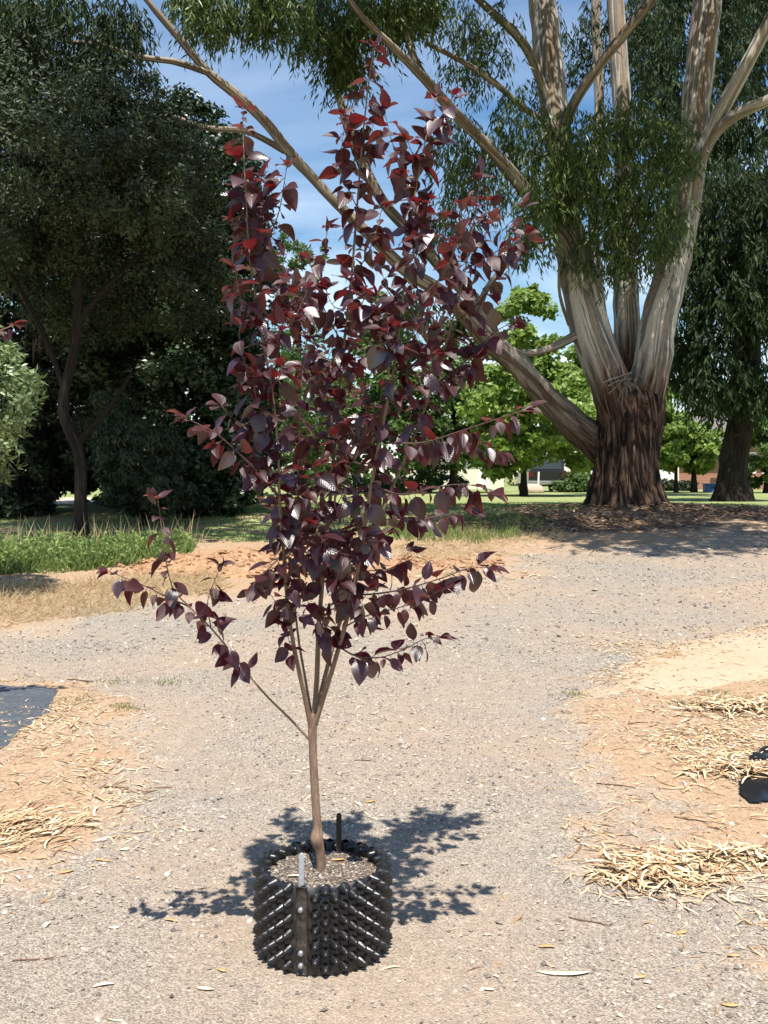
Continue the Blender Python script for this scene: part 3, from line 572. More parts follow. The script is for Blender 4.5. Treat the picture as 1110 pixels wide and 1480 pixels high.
limb('branch', [(303, 106, 9, -4.5), (255, 90, 9, -4.8), (200, 82, 8, -5.1), (145, 66, 7, -5.4), (80, 57, 6, -5.7), (0, 38, 5, -6.1), (-80, 10, 3, -6.4)], 'gum_limb', .1, 16, 8)
limb('branch', [(165, 70, 5, -5.3), (110, 45, 4, -5.4), (50, 5, 3, -5.5), (10, -40, 2, -5.6)], 'gum_limb', .1, 17, 6)
limb('branch', [(412, 218, 10, -3.7), (355, 190, 8, -4.0), (290, 183, 8, -4.4), (195, 148, 7, -4.9), (110, 140, 6, -5.3), (60, 122, 5, -5.6), (0, 92, 5, -5.9), (-70, 60, 3, -6.2)], 'gum_limb', .1, 18, 8)
limb('branch', [(822, 470, 5, -.6), (810, 430, 5, -.8), (808, 395, 4, -.9), (812, 355, 2, -1)], 'gum_limb', .2, 19, 6)
# shed bark sticks lodged in the fork
for k in range(11):
    aa = random.uniform(0, 6.28); l = random.uniform(18, 42); x0, y0 = 905 + random.uniform(-6, 6), 548 + random.uniform(-8, 8)
    limb('bark_stick', [(x0 - l * .2 * math.cos(aa), y0 - l * .2 * math.sin(aa), 3, -.86), (x0 + l * .5 * math.cos(aa), y0 + l * .5 * abs(math.sin(aa)), 3, -.92), (x0 + l * math.cos(aa), y0 + l * abs(math.sin(aa)), 2, -.9)], 'gum_limb', .2, 30 + k, 5)
def sprays(parent, blobs, n_spray, leaves=16, L=.17, W=.032, mat='gum_leaf', length=.75, name='foliage'):
    """pendulous gum sprays: leaves hang along a drooping twiglet"""
    vol = np.array([b[3] * b[4] * b[5] for b in blobs]) ** .6; vol /= vol.sum(); Cs = []; Ds = []; rn = []
    for b, f in zip(blobs, vol):
        b = np.array(b, float); m = max(4, int(n_spray * f)); d = rand_dirs(m); rr = RNG.random(m) ** .42
        mod = 1 + .3 * fbm(d[:, 0] * 2, d[:, 1] * 2, d[:, 2] * 2, 3, 3); o = b[:3] + d * (rr * mod)[:, None] * b[3:]
        ca = RNG.uniform(0, 6.28, m); out = np.stack([np.cos(ca), np.sin(ca), np.zeros(m)], 1); ln = length * RNG.uniform(.4, 1.3, m)
        base = np.clip(.5 + .2 * RNG.normal(size=m), 0, 1)
        for q in range(leaves):
            t = (q + RNG.random(m)) / leaves
            p = o + out * (ln * .45 * t)[:, None]; p[:, 2] += ln * (.15 * t - .85 * t * t)
            Cs.append(p + RNG.normal(scale=.035, size=(m, 3))); dd = rand_dirs(m) * .55 + out * .25; dd[:, 2] -= .85; Ds.append(dd); rn.append(np.clip(base + .2 * RNG.normal(size=m), 0, 1))
    C = np.concatenate(Cs); D = np.concatenate(Ds); rn = np.concatenate(rn); k = len(C); Nn = rand_dirs(k); LL = L * RNG.uniform(.7, 1.3, k)
    return leaf_quads(C, D, Nn, LL, W * RNG.uniform(.7, 1.3, k), rn, name, M[mat], parent)
G = GD
sprays(gum, [pb(300, 5, G - 4.2, 60, 32, 1.0), pb(390, 0, G - 4, 60, 38, 1.0), pb(470, 25, G - 2.5, 55, 55, .9), pb(560, 10, G - 2.5, 60, 45, 1.0), pb(500, 85, G - 2, 36, 45, .6), pb(610, 0, G - 2, 50, 30, .8)], 960, 18)
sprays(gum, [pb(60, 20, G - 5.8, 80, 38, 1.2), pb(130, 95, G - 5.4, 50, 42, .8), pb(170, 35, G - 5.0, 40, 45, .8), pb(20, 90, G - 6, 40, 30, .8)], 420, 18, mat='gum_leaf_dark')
sprays(gum, [pb(690, 60, G - .5, 60, 60, 1.2), pb(700, 250, G - 1, 55, 60, 1.0), pb(660, 210, G - 1.6, 30, 60, .7), pb(745, 180, G - .6, 40, 60, 1.0), pb(640, 320, G - 1.6, 40, 35, .7), pb(600, 440, G - 1.9, 40, 30, .6)], 520, 16)
sprays(gum, [pb(810, 215, G - 1.3, 65, 60, 1.0), pb(870, 265, G - 1.3, 80, 75, 1.0), pb(940, 300, G - 1.2, 60, 80, .9), pb(800, 270, G - 1.6, 60, 45, .8), pb(880, 360, G - 1.2, 70, 35, .7), pb(970, 210, G - .9, 40, 50, .8), pb(770, 330, G - 1.6, 35, 45, .7), pb(905, 180, G - 1.0, 60, 40, .8)], 1020, 18)
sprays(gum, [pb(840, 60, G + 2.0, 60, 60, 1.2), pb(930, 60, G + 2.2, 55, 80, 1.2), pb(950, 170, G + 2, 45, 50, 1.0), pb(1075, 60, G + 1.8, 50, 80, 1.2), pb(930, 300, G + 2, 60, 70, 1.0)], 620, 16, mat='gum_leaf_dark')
limb('branch', [(205, -10, 7, -5.0), (230, -160, 6, -6.2), (240, -300, 5, -7.6), (260, -420, 3, -9)], 'gum_limb', .1, 21, 8)  # unseen branch added to carry the foliage that shades the left lawn
# the high crown above the frame; its left end is added to shade the lawn
hi = [(x, y, z, r, r, rz) for x, y, z, r, rz in ((4.3, 11.6, 9.8, 1.5, .8), (7.3, 11.4, 9.8, 1.8, .9), (2.9, 13.6, 10.6, 1.4, .8), (5.9, 13.6, 10.9, 1.9, 1.0), (9.0, 13.2, 10.8, 2.0, 1.0), (4.6, 15.6, 11.6, 2.0, 1.0), (7.6, 16.0, 12.0, 2.2, 1.1), (1.5, 16.6, 12.0, 1.6, .8), (5.0, 18.2, 13.2, 2.4, 1.2), (8.2, 19.0, 13.5, 2.5, 1.2), (2.0, 19.6, 13.6, 2.2, 1.1), (-1.0, 17.0, 12.2, 1.6, .8), (10.5, 17, 12.5, 2.2, 1.1), (5.8, 12.3, 10.2, 1.8, .7), (8.8, 12.2, 10.2, 1.8, .7), (1.8, 14.9, 11.2, 1.5, .7), (3.6, 12.6, 10.2, 1.4, .6), (-3.3, 11.9, 9.9, 1.2, .6), (-1.6, 12.8, 10.3, 1.2, .6), (-2.9, 14.0, 10.6, 1.3, .6), (-.4, 14.2, 10.9, 1.1, .5))]
sprays(gum, hi, 4600, 13, .34, .07, length=.85)

# ------------------------------------------------------------------ dark trees on the left
def tree(name, label, px, py, tr, width, blobs, n, leaf, mat, bark='dark_bark', group=None, Y=None, **k):
    g = gpt(px, py)
    if Y: g = Vector(((px - CX) / F * Y, Y, 0)); g.z = float(surf(g.x, g.y)) - .03
    r = tag(empty(name, g), label, 'tree', group); d = g.y
    P = [g] + [at(x, y, d + (q[0] if q else 0)) for x, y, *q in tr]; w0 = width / 2 * d / F
    rr = [w0 * 1.35] + [w0 * (1 - .55 * (i + 1) / len(tr)) for i in range(len(tr))]
    trunk(r, P, rr, M[bark], 'trunk', 12, .18, int(px) % 50, 24)
    if blobs is not None: crown(r, blobs, n, leaf, M[mat], **k)
    return r
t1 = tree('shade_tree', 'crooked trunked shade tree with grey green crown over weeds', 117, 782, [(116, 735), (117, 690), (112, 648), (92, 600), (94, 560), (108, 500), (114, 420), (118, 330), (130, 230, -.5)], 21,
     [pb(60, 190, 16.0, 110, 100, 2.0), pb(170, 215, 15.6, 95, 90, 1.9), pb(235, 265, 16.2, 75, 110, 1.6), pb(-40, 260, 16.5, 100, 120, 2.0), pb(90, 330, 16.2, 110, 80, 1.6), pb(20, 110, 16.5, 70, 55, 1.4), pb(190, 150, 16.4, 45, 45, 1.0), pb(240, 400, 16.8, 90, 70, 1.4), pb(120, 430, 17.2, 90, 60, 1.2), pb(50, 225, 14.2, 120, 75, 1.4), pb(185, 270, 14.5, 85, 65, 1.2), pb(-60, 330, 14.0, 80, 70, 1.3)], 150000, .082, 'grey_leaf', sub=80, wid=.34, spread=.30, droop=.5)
t1.name = 'shade_tree'
P0 = at(112, 648, t1.location.y)
for br in ([(110, 470), (150, 420), (200, 370), (235, 330)], [(96, 570), (70, 500), (30, 420), (-20, 340)], [(112, 640), (140, 610), (165, 580), (190, 540)]):
    trunk(t1, [at(x, y, t1.location.y) for x, y in br], [.055, .045, .035, .018], M['dark_bark'], 'limb', 8, .2, 3)
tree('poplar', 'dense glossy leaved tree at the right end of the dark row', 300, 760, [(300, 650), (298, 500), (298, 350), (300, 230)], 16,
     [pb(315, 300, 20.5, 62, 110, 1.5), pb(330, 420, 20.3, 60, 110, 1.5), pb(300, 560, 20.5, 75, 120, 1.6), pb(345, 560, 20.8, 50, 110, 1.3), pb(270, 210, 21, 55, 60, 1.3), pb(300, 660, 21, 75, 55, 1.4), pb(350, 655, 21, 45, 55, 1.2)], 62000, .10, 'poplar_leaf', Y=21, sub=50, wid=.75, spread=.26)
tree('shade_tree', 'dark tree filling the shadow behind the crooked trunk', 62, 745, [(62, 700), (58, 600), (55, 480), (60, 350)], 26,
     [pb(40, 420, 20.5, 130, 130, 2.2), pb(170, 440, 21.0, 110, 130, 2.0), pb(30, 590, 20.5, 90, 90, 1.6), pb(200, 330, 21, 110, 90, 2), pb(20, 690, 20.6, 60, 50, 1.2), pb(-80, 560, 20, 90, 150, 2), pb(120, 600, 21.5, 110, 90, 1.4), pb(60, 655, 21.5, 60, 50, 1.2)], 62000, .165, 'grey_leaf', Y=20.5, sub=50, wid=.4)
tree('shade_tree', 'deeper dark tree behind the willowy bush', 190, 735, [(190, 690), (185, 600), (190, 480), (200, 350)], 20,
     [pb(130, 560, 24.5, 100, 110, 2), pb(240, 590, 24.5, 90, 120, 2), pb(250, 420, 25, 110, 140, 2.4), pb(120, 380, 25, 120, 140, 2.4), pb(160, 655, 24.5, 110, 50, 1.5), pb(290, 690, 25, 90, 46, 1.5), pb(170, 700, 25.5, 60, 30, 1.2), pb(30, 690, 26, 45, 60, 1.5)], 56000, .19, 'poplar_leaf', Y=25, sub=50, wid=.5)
def bush(name, label, px, py, blobs, n, leaf, mat, Y, stems=5, cat='bush', h=.6, **k):
    x = (px - CX) / F * Y; z = float(surf(x, Y)) - .03; r = tag(empty(name, (x, Y, z)), label, cat)
    mb = MB(); b0 = np.array(blobs[0][:3])
    for i in range(stems):
        b = np.array(blobs[i % len(blobs)][:3]); tgt = b + RNG.normal(scale=.15, size=3); s0 = np.array([x + random.uniform(-.12, .12), Y + random.uniform(-.12, .12), z]); mid = (s0 + tgt) / 2 + RNG.normal(scale=.08, size=3)
        Vv, Ff, Uu = sweep([s0, mid, tgt], [.035, .024, .01], 6, 8, .1, i, cap=False); mb.add(Vv, Ff, Uu)
    mb.build('stem', M['dark_bark'], r); crown(r, blobs, n, leaf, M[mat], **k); return r
bush('willow_bush', 'willowy grey green bush under the dark shade trees', 205, 742, [pb(205, 660, 17.6, 58, 60, .9), pb(235, 700, 17.4, 40, 42, .7), pb(165, 620, 17.8, 40, 55, .8), pb(190, 710, 17.6, 50, 35, .7)], 15000, .10, 'grey_leaf', 17.6, wid=.28, droop=.9, sub=50)
bush('undergrowth', 'dark undergrowth filling the shade behind the crooked trunk', 40, 0, [pb(25, 690, 19.6, 52, 62, .8), pb(-40, 690, 19.4, 60, 70, .8), pb(20, 745, 19.4, 50, 30, .7), pb(150, 640, 19.8, 60, 40, .8)], 12000, .13, 'grey_leaf', 19.5, wid=.45)
bush('undergrowth', 'dark undergrowth between the willowy bush and the lawn', 290, 0, [pb(275, 700, 19.3, 42, 45, .7), pb(320, 710, 19.6, 40, 36, .7), pb(300, 660, 19.6, 55, 45, .8)], 10000, .12, 'poplar_leaf', 19.4, wid=.6)
bush('shrub', 'pale green leafy shrub standing clear of the dark trees', -75, 0, [pb(-20, 590, 10.2, 84, 85, .62), pb(-85, 560, 10.4, 95, 110, .75), pb(-30, 530, 10.5, 55, 50, .5), pb(-60, 660, 10.3, 70, 60, .6)], 15000, .085, 'shrub_leaf', 10.3, wid=.36, droop=-.1, sub=60, stems=7, shell=.5)

# ------------------------------------------------------------------ right-hand and far trees
tR = tree('evergreen', 'dark drooping evergreen on a stout trunk right of the gum', 1058, 729, [(1058, 690), (1064, 640), (1075, 580), (1084, 480), (1080, 350), (1070, 250)], 48, None, 0, 0, None, Y=29)
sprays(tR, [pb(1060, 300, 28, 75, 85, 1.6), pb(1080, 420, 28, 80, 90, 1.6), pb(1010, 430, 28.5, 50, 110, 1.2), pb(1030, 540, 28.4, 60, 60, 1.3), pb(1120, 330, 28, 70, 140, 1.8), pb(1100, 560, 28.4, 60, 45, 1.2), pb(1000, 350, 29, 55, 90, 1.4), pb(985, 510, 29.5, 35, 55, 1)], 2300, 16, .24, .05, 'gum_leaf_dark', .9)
tP = tree('pine', 'tall dark tree rising behind the stems of the gum', 1066, 722, [(1068, 600), (1066, 400), (1056, 200), (1045, 0), (1045, -150)], 22, None, 0, 0, None, Y=34)
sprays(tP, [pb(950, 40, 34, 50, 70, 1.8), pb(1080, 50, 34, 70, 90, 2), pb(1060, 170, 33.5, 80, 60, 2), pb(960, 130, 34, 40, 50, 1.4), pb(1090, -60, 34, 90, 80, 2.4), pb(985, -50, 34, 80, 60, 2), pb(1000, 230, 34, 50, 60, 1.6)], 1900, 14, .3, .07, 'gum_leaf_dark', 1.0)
tree('plane_tree', 'bright green leafy tree behind the low gum limb', 757, 726, [(757, 690), (758, 650), (765, 590), (772, 500)], 11,
     [pb(790, 600, 36, 66, 70, 2), pb(720, 590, 36, 50, 70, 1.6), pb(760, 480, 36, 42, 62, 1.3), pb(765, 430, 36, 26, 30, .8), pb(830, 630, 36.5, 42, 45, 1.4), pb(730, 650, 36, 45, 40, 1.3), pb(810, 540, 36.5, 45, 50, 1.4)], 26000, .22, 'bright_leaf', Y=36, sub=34, wid=.7, spread=.28)
tree('shade_tree', 'small round clipped tree with slim trunk before the brick wall', 977, 713, [(977, 690), (977, 665), (975, 635)], 6, [pb(972, 640, 44, 34, 34, 1.2), pb(958, 615, 44, 26, 26, .9), pb(985, 622, 44, 26, 24, .9)], 9000, .2, 'bright_leaf', Y=44, sub=30, wid=.7)
tree('shade_tree', 'round clipped tree leaning over the blue crate', 1003, 713, [(1003, 690), (1003, 660), (1006, 640)], 9, [pb(1012, 655, 44.5, 28, 26, 1.0), pb(1000, 635, 44.5, 28, 26, 1.0), pb(1022, 640, 45, 24, 26, 1)], 9000, .2, 'bright_leaf', Y=44.5, sub=30, wid=.7)
tree('shade_tree', 'leafy green tree beside the stout dark trunk', 1108, 715, [(1108, 690), (1106, 650), (1104, 620)], 9, [pb(1100, 640, 43, 32, 40, 1.4), pb(1125, 600, 43, 45, 45, 1.5), pb(1095, 680, 43, 26, 24, 1)], 9000, .22, 'mid_leaf', Y=43, sub=30, wid=.7)
tree('conifer', 'light green feathery conifer showing through the purple leaves', 432, 722, [(432, 650), (432, 520), (432, 400)], 12,
     [pb(432, 400, 38, 26, 50, .8), pb(430, 480, 38, 42, 70, 1.1), pb(435, 590, 38, 60, 80, 1.6), pb(410, 640, 38, 60, 60, 1.5), pb(455, 370, 38.5, 16, 26, .5), pb(412, 370, 38, 20, 34, .6)], 16000, .2, 'mid_leaf', Y=38, sub=50, wid=.3, droop=-.3)
tree('shade_tree', 'mid green tree behind the middle of the purple tree', 545, 718, [(545, 680), (550, 600), (550, 520)], 12,
     [pb(540, 560, 42, 60, 90, 1.8), pb(500, 620, 42, 60, 60, 1.8), pb(590, 600, 42, 60, 80, 1.8), pb(560, 480, 42, 45, 45, 1.4)], 15000, .24, 'mid_leaf', Y=42, sub=36, wid=.6)
tree('shade_tree', 'mid green tree between the purple tree and the cream shed', 655, 717, [(655, 690), (655, 620), (660, 540)], 12,
     [pb(650, 590, 44, 60, 85, 1.8), pb(690, 560, 44, 45, 70, 1.5), pb(640, 650, 44, 60, 35, 1.5), pb(665, 500, 44, 36, 45, 1.2)], 14000, .24, 'mid_leaf', Y=44, sub=36, wid=.6)
tree('shade_tree', 'leafy tree hidden behind the butt of the gum', 880, 713, [(880, 690), (885, 620), (890, 540)], 12, [pb(870, 620, 50, 60, 70, 2), pb(910, 560, 50, 60, 70, 2), pb(850, 680, 50, 40, 26, 1.2), pb(930, 620, 50, 50, 50, 1.5)], 12000, .26, 'bright_leaf', Y=50, sub=36, wid=.7)
bush('hedge_bush', 'clipped dark green bush at the foot of the parked vehicle', 835, 0, [pb(830, 697, 46, 26, 15, .8), pb(815, 703, 45.6, 16, 9, .5), pb(850, 700, 46, 18, 13, .6)], 3500, .16, 'mid_leaf', 46, wid=.6)
bush('hedge_bush', 'grey green bush against the foot of the brick wall', 985, 0, [pb(962, 702, 50, 13, 9, .5), pb(992, 703, 50, 13, 8, .5), pb(948, 704, 50, 9, 7, .4)], 3500, .14, 'grey_leaf', 50, wid=.5)
bush('hedge_bush', 'dark bushes under the centre of the far tree row', 600, 0, [pb(590, 695, 46, 45, 20, 1.0), pb(520, 695, 46, 45, 22, 1.0), pb(650, 700, 46, 25, 13, .7), pb(450, 698, 46, 40, 18, 1)], 6000, .2, 'mid_leaf', 46, wid=.6)
mbw = [(x, random.uniform(74, 84), random.uniform(3.5, 6.0), random.uniform(4, 6), 3, random.uniform(4, 6.5)) for x in np.arange(-62, 70, 6.5)]
rw = crown(None, mbw, 26000, .62, M['mid_leaf'], sub=26, wid=.65); rw.name = 'far_wood'; tag(rw, 'distant belt of green trees closing off the horizon', 'wood', kind='stuff')

# ------------------------------------------------------------------ house, shed, vehicle, crate
def brick_mat():
    m, nt, p, o = mat_new('brick'); v = coords(nt); s = N(nt, 'ShaderNodeSeparateXYZ'); nt.links.new(v, s.inputs[0])
    c = N(nt, 'ShaderNodeCombineXYZ'); nt.links.new(s.outputs[0], c.inputs[0]); nt.links.new(s.outputs[2], c.inputs[1])
    b = N(nt, 'ShaderNodeTexBrick'); b.inputs['Color1'].default_value = (.38, .13, .075, 1); b.inputs['Color2'].default_value = (.30, .095, .06, 1); b.inputs['Mortar'].default_value = (.38, .31, .25, 1)
    b.inputs['Scale'].default_value = 1; b.inputs['Brick Width'].default_value = .24; b.inputs['Row Height'].default_value = .086; b.inputs['Mortar Size'].default_value = .01
    nt.links.new(c.outputs[0], b.inputs['Vector']); nt.links.new(b.outputs[0], p.inputs['Base Color']); p.inputs['Roughness'].default_value = .9; return m
M['brick'] = brick_mat(); M['cream'] = simple('cream', (.72, .66, .54), .8, .2, .06, 3); M['white'] = simple('white', (.8, .78, .74), .6, .3); M['roof'] = simple('roof', (.16, .14, .13), .8, .2, .2, 4)
M['glass'] = simple('glass', (.04, .05, .06), .06, .8); M['car_paint'] = simple('car_paint', (.012, .013, .016), .2, .7); M['rubber'] = simple('rubber', (.015, .015, .015), .85, .2); M['chrome'] = simple('chrome', (.5, .5, .5), .25, .5, metal=.9)
M['blue'] = simple('blue', (.09, .22, .55), .5, .4, .1, 12); M['red_lens'] = simple('red_lens', (.10, .01, .01), .25, .5); M['timber'] = simple('timber', (.28, .17, .10), .8, .2, .25, 12)
HY = 56.0
def hx(px, Y): return (px - CX) / F * Y
hz = float(gz(18, HY)) + .03
ho = tag(empty('brick_house', (hx(1010, HY), HY + 3, hz)), 'low red brick house with cream garage wall behind clipped trees', 'house')
box('wall', hx(980, HY), hx(1180, HY), HY, HY + 7, hz, hz + 2.7, M['brick'], ho)
gw = box('garage_wall', hx(925, HY), hx(980, HY) - .003, HY - .15, HY + 7, hz, hz + 2.6, M['cream'], ho)
box('garage_door', hx(940, HY), hx(972, HY), HY - .20, HY - .145, hz, hz + 2.1, M['white'], ho)
V = np.array([(hx(915, HY), HY - .7, hz + 2.65), (hx(1190, HY), HY - .7, hz + 2.65), (hx(1190, HY), HY + 7.7, hz + 2.65), (hx(915, HY), HY + 7.7, hz + 2.65), (hx(950, HY), HY + 3.5, hz + 4.3), (hx(1150, HY), HY + 3.5, hz + 4.3)])
link('roof', np_mesh('roof', V, np.array([(0, 1, 5, 4), (2, 3, 4, 5), (0, 4, 3, 3), (1, 2, 5, 5), (3, 2, 1, 0)][:2] + [(3, 2, 1, 0)])), M['roof'], ho)
for tri in ([0, 4, 3], [1, 2, 5]): link('roof_hip', np_mesh('roof_hip', V[tri], np.array([(0, 1, 2)])), M['roof'], ho)
for px in (1078, 1100):
    wn = box('window', hx(px, HY), hx(px + 14, HY), HY - .05, HY + .02, hz + .9, hz + 2.1, M['white'], ho); box('pane', hx(px + 1.5, HY), hx(px + 12.5, HY), HY - .06, HY - .04, hz + 1.0, hz + 2.0, M['glass'], wn)
pr = box('porch_post', hx(1032, HY), hx(1036, HY), HY - 1.0, HY - .85, hz, hz + 2.5, M['timber'], ho); box('porch_beam', hx(1028, HY), hx(1062, HY), HY - 1.05, HY - .8, hz + 2.5, hz + 2.645, M['white'], ho)
sh = tag(empty('shed', (hx(705, 58), 59, hz)), 'cream rendered shed glimpsed left of the bright green tree', 'shed')
box('wall', hx(640, 58), hx(728, 58), 58, 61, hz, hz + 1.9, M['cream'], sh); box('roof', hx(636, 58), hx(732, 58), 57.7, 61.3, hz + 1.903, hz + 2.05, M['roof'], sh); box('door', hx(690, 58), hx(706, 58), 57.95, 58.02, hz, hz + 1.75, M['white'], sh)
# dark four-wheel-drive, side-on behind the plane tree
CYd = 46.0; cx0 = hx(752, CYd); cz = float(gz(0, CYd)) + .02
ca = tag(empty('parked_vehicle', (cx0 + 1.0, CYd + 2, cz)), 'black four wheel drive parked tail out under the bright tree', 'car')
def prism(name, prof, x0, x1, mat, parent, bev=.04):
    n = len(prof); V = [(x0, y, z) for y, z in prof] + [(x1, y, z) for y, z in prof]
    me = bpy.data.meshes.new(name); me.from_pydata(V, [], [tuple(range(n))[::-1], tuple(range(n, 2 * n))] + [(i, (i + 1) % n, (i + 1) % n + n, i + n) for i in range(n)]); me.update()
    o = link(name, me, mat, parent); b = o.modifiers.new('bevel', 'BEVEL'); b.width = bev; b.segments = 2; b.limit_method = 'ANGLE'; return o
cx0 = hx(764, CYd); x1 = cx0 + 1.75
body = prism('body', [(CYd, cz + .35), (CYd - .02, cz + 1.0), (CYd + .25, cz + 1.02), (CYd + 3.2, cz + 1.02), (CYd + 4.3, cz + .92), (CYd + 4.4, cz + .4)], cx0, x1, M['car_paint'], ca)
cab = prism('cabin', [(CYd + .02, cz + .995), (CYd + .28, cz + 1.62), (CYd + 2.2, cz + 1.62), (CYd + 2.95, cz + .995)], cx0 + .1, x1 - .1, M['car_paint'], ca)
V = np.array([(cx0 + .22, CYd + .045, cz + 1.08), (x1 - .22, CYd + .045, cz + 1.08), (x1 - .27, CYd + .235, cz + 1.55), (cx0 + .27, CYd + .235, cz + 1.55)]); link('rear_window', np_mesh('rear_window', V + np.array([0, -.012, .0]), np.array([(0, 1, 2, 3)])), M['glass'], ca)
for xx in (cx0 + .02, x1 - .2): box('tail_light', xx, xx + .18, CYd - .035, CYd + .05, cz + .72, cz + .98, M['red_lens'], ca)
box('bumper', cx0 - .02, x1 + .02, CYd - .12, CYd + .05, cz + .36, cz + .55, M['chrome'], ca, .03)
for xx in (cx0 + .02, x1 - .24):
    for yy_ in (CYd + .8, CYd + 3.5):
        Vt, Ft = lathe([(.0, -.11), (.26, -.11), (.35, -.07), (.35, .07), (.26, .11), (.0, .11)], 18); Vt = np.stack([Vt[:, 2] + xx + .11, Vt[:, 0] + yy_, Vt[:, 1] + cz + .35], 1); wh = link('wheel', np_mesh('wheel', Vt, Ft, True), M['rubber'], ca)
pp = tag(tube('clothes_post', [(hx(778, 44), 44, cz - .05), (hx(778, 44), 44, cz + .4), (hx(778.5, 44), 44, cz + .95)], [.045, .045, .045], M['white'], nseg=8), 'slim white post standing before the black vehicle', 'post')
bb = MB(); Vb, Fb = lathe([(.0, .42), (.2, .40), (.38, .30), (.46, .14), (.45, .0), (.3, -.06)], 22); nn = fbm(Vb[:, 0] * 3, Vb[:, 1] * 3, Vb[:, 2] * 3, 3, 4); Vb *= (1 + .12 * nn)[:, None]; Vb += np.array([hx(771, 43.5), 43.5, cz])
bb.add(Vb, Fb); tag(bb.build('boulder', simple('boulder', (.5, .38, .3), .9, .2, .25, 6)), 'rounded pinkish boulder beside the slim white post', 'boulder')
cr_ = tag(empty('storage_crate', (hx(1030, 46), 46, cz)), 'pale blue plastic crate on the lawn by the dark trunk', 'crate'); c0, c1 = hx(1020, 46), hx(1041, 46)
box('tub', c0, c1, 46, 46.45, cz, cz + .36, M['blue'], cr_, .02); box('lid', c0 - .03, c1 + .03, 45.97, 46.48, cz + .362, cz + .42, M['blue'], cr_, .015); box('handle', (c0 + c1) / 2 - .09, (c0 + c1) / 2 + .09, 45.965, 46.0, cz + .2, cz + .26, M['car_paint'], cr_)

# ------------------------------------------------------------------ weeds, dry grass, tufts
def blades(name, pts, hr, wr, mat, label, lean=.5, cat='grass', kind='stuff', per=1):
    x, y, z = np.array(pts).T; n = len(x); h = RNG.uniform(*hr, n); a = RNG.uniform(0, 6.28, n); ln = lean * RNG.random(n); wd = RNG.uniform(*wr, n)
    D = np.stack([np.cos(a) * ln, np.sin(a) * ln, np.ones(n)], 1); Nn = np.stack([np.cos(a + 1.2), np.sin(a + 1.2), .3 * np.ones(n)], 1)
    return tag(leaf_quads(np.stack([x, y, z - .01], 1), D, Nn, h, wd, RNG.random(n), name, M[mat], None), label, cat, kind=kind)
def in_px(n, poly_px, jit=0):
    poly = [P2(*q) for q in poly_px]; xs = [p[0] for p in poly]; ys = [p[1] for p in poly]; out = np.zeros((0, 2))
    while len(out) < n:
        q = np.stack([RNG.uniform(min(xs), max(xs), n * 2), RNG.uniform(min(ys), max(ys), n * 2)], 1)
        m = polydist(q[:, 0], q[:, 1], poly) + .35 * fbm(q[:, 0] * 1.4, q[:, 1] * 1.4, 0, 3, 61) > 0; out = np.concatenate([out, q[m]])
    out = out[:n]; return np.stack([out[:, 0], out[:, 1], surf(out[:, 0], out[:, 1])], 1)
W1 = in_px(13000, [(-60, 832), (60, 838), (150, 828), (230, 818), (285, 805), (280, 795), (150, 800), (60, 802), (-60, 810)])
hmul = 1.0
W1 = W1[RNG.random(len(W1)) < .12 + .88 * sstep(-.35, .25, fbm(W1[:, 0] * 2.2, W1[:, 1] * 2.2, 0, 4, 66))]
blades('weed_patch', W1, (.05, .30), (.014, .035), 'weed', 'soft green weeds growing at the foot of the shade trees', 1.4, 'weeds')
mbx = W1[:5000].copy(); mbx[:, 2] += RNG.uniform(.05, .28, len(mbx)); 
leaf_quads(mbx, rand_dirs(len(mbx)), rand_dirs(len(mbx)) + np.array([0, 0, 1.0]), RNG.uniform(.03, .09, len(mbx)), RNG.uniform(.02, .045, len(mbx)), RNG.random(len(mbx)), 'weed_leaves', M['weed'], None, 'broad green weed leaves over the weedy strip', 'weeds')
blades('seed_grass', in_px(260, [(-40, 815), (150, 812), (290, 800), (280, 788), (100, 790), (-40, 800)]), (.10, .6), (.006, .018), 'straw', 'tall tan seed heads of dry grass among the weeds', .7)
blades('dry_grass', in_px(5200, [(-40, 915), (60, 905), (160, 885), (260, 862), (330, 868), (300, 835), (180, 842), (60, 850), (-40, 850)]), (.05, .2), (.006, .014), 'straw', 'flattened straw coloured grass on the bank by the weeds', 5.0)
blades('dry_grass', in_px(2600, [(540, 800), (620, 822), (760, 790), (840, 778), (760, 760), (640, 775)]), (.05, .18), (.006, .014), 'straw', 'sparse dry grass between the driveway and the mulch mound', 4.0)
blades('verge_grass', in_px(2600, [(560, 790), (700, 790), (800, 765), (690, 752), (560, 772)]), (.06, .16), (.012, .03), 'weed', 'short green grass fringing the lawn below the purple tree', 1.2)
tufts = [(170, 988, .16), (240, 988, .14), (110, 1018, .15), (185, 1028, .1), (1040, 1010, .16), (990, 1025, .10), (830, 1005, .10), (640, 835, .2), (740, 805, .25)]
for (px, py, rad) in tufts:
    g = ground(px, py); n = 110; q = np.stack([g.x + RNG.normal(scale=rad * .6, size=n), g.y + RNG.normal(scale=rad * .4, size=n)], 1); z = surf(q[:, 0], q[:, 1])
    x, y = q.T; a = RNG.uniform(0, 6.28, n); ln = 3.5 * RNG.random(n); D = np.stack([np.cos(a) * ln, np.sin(a) * ln, np.ones(n)], 1)
    tag(leaf_quads(np.stack([x, y, z - .004], 1), D, rand_dirs(n), RNG.uniform(.02, .06, n), RNG.uniform(.003, .007, n), RNG.random(n), 'grass_tuft', M['olive'], None), 'low green grass tuft on bare ground at the driveway edge', 'grass', 'grass tufts along the driveway edge')
    COL.objects[-1]
xs = RNG.uniform(-5.5, 9, 40000); ys = RNG.uniform(13, 26, 40000); k = (lawn_mask(xs, ys) > .6) & (np.abs(xs) < ys * .42); xs, ys = xs[k][:16000], ys[k][:16000]
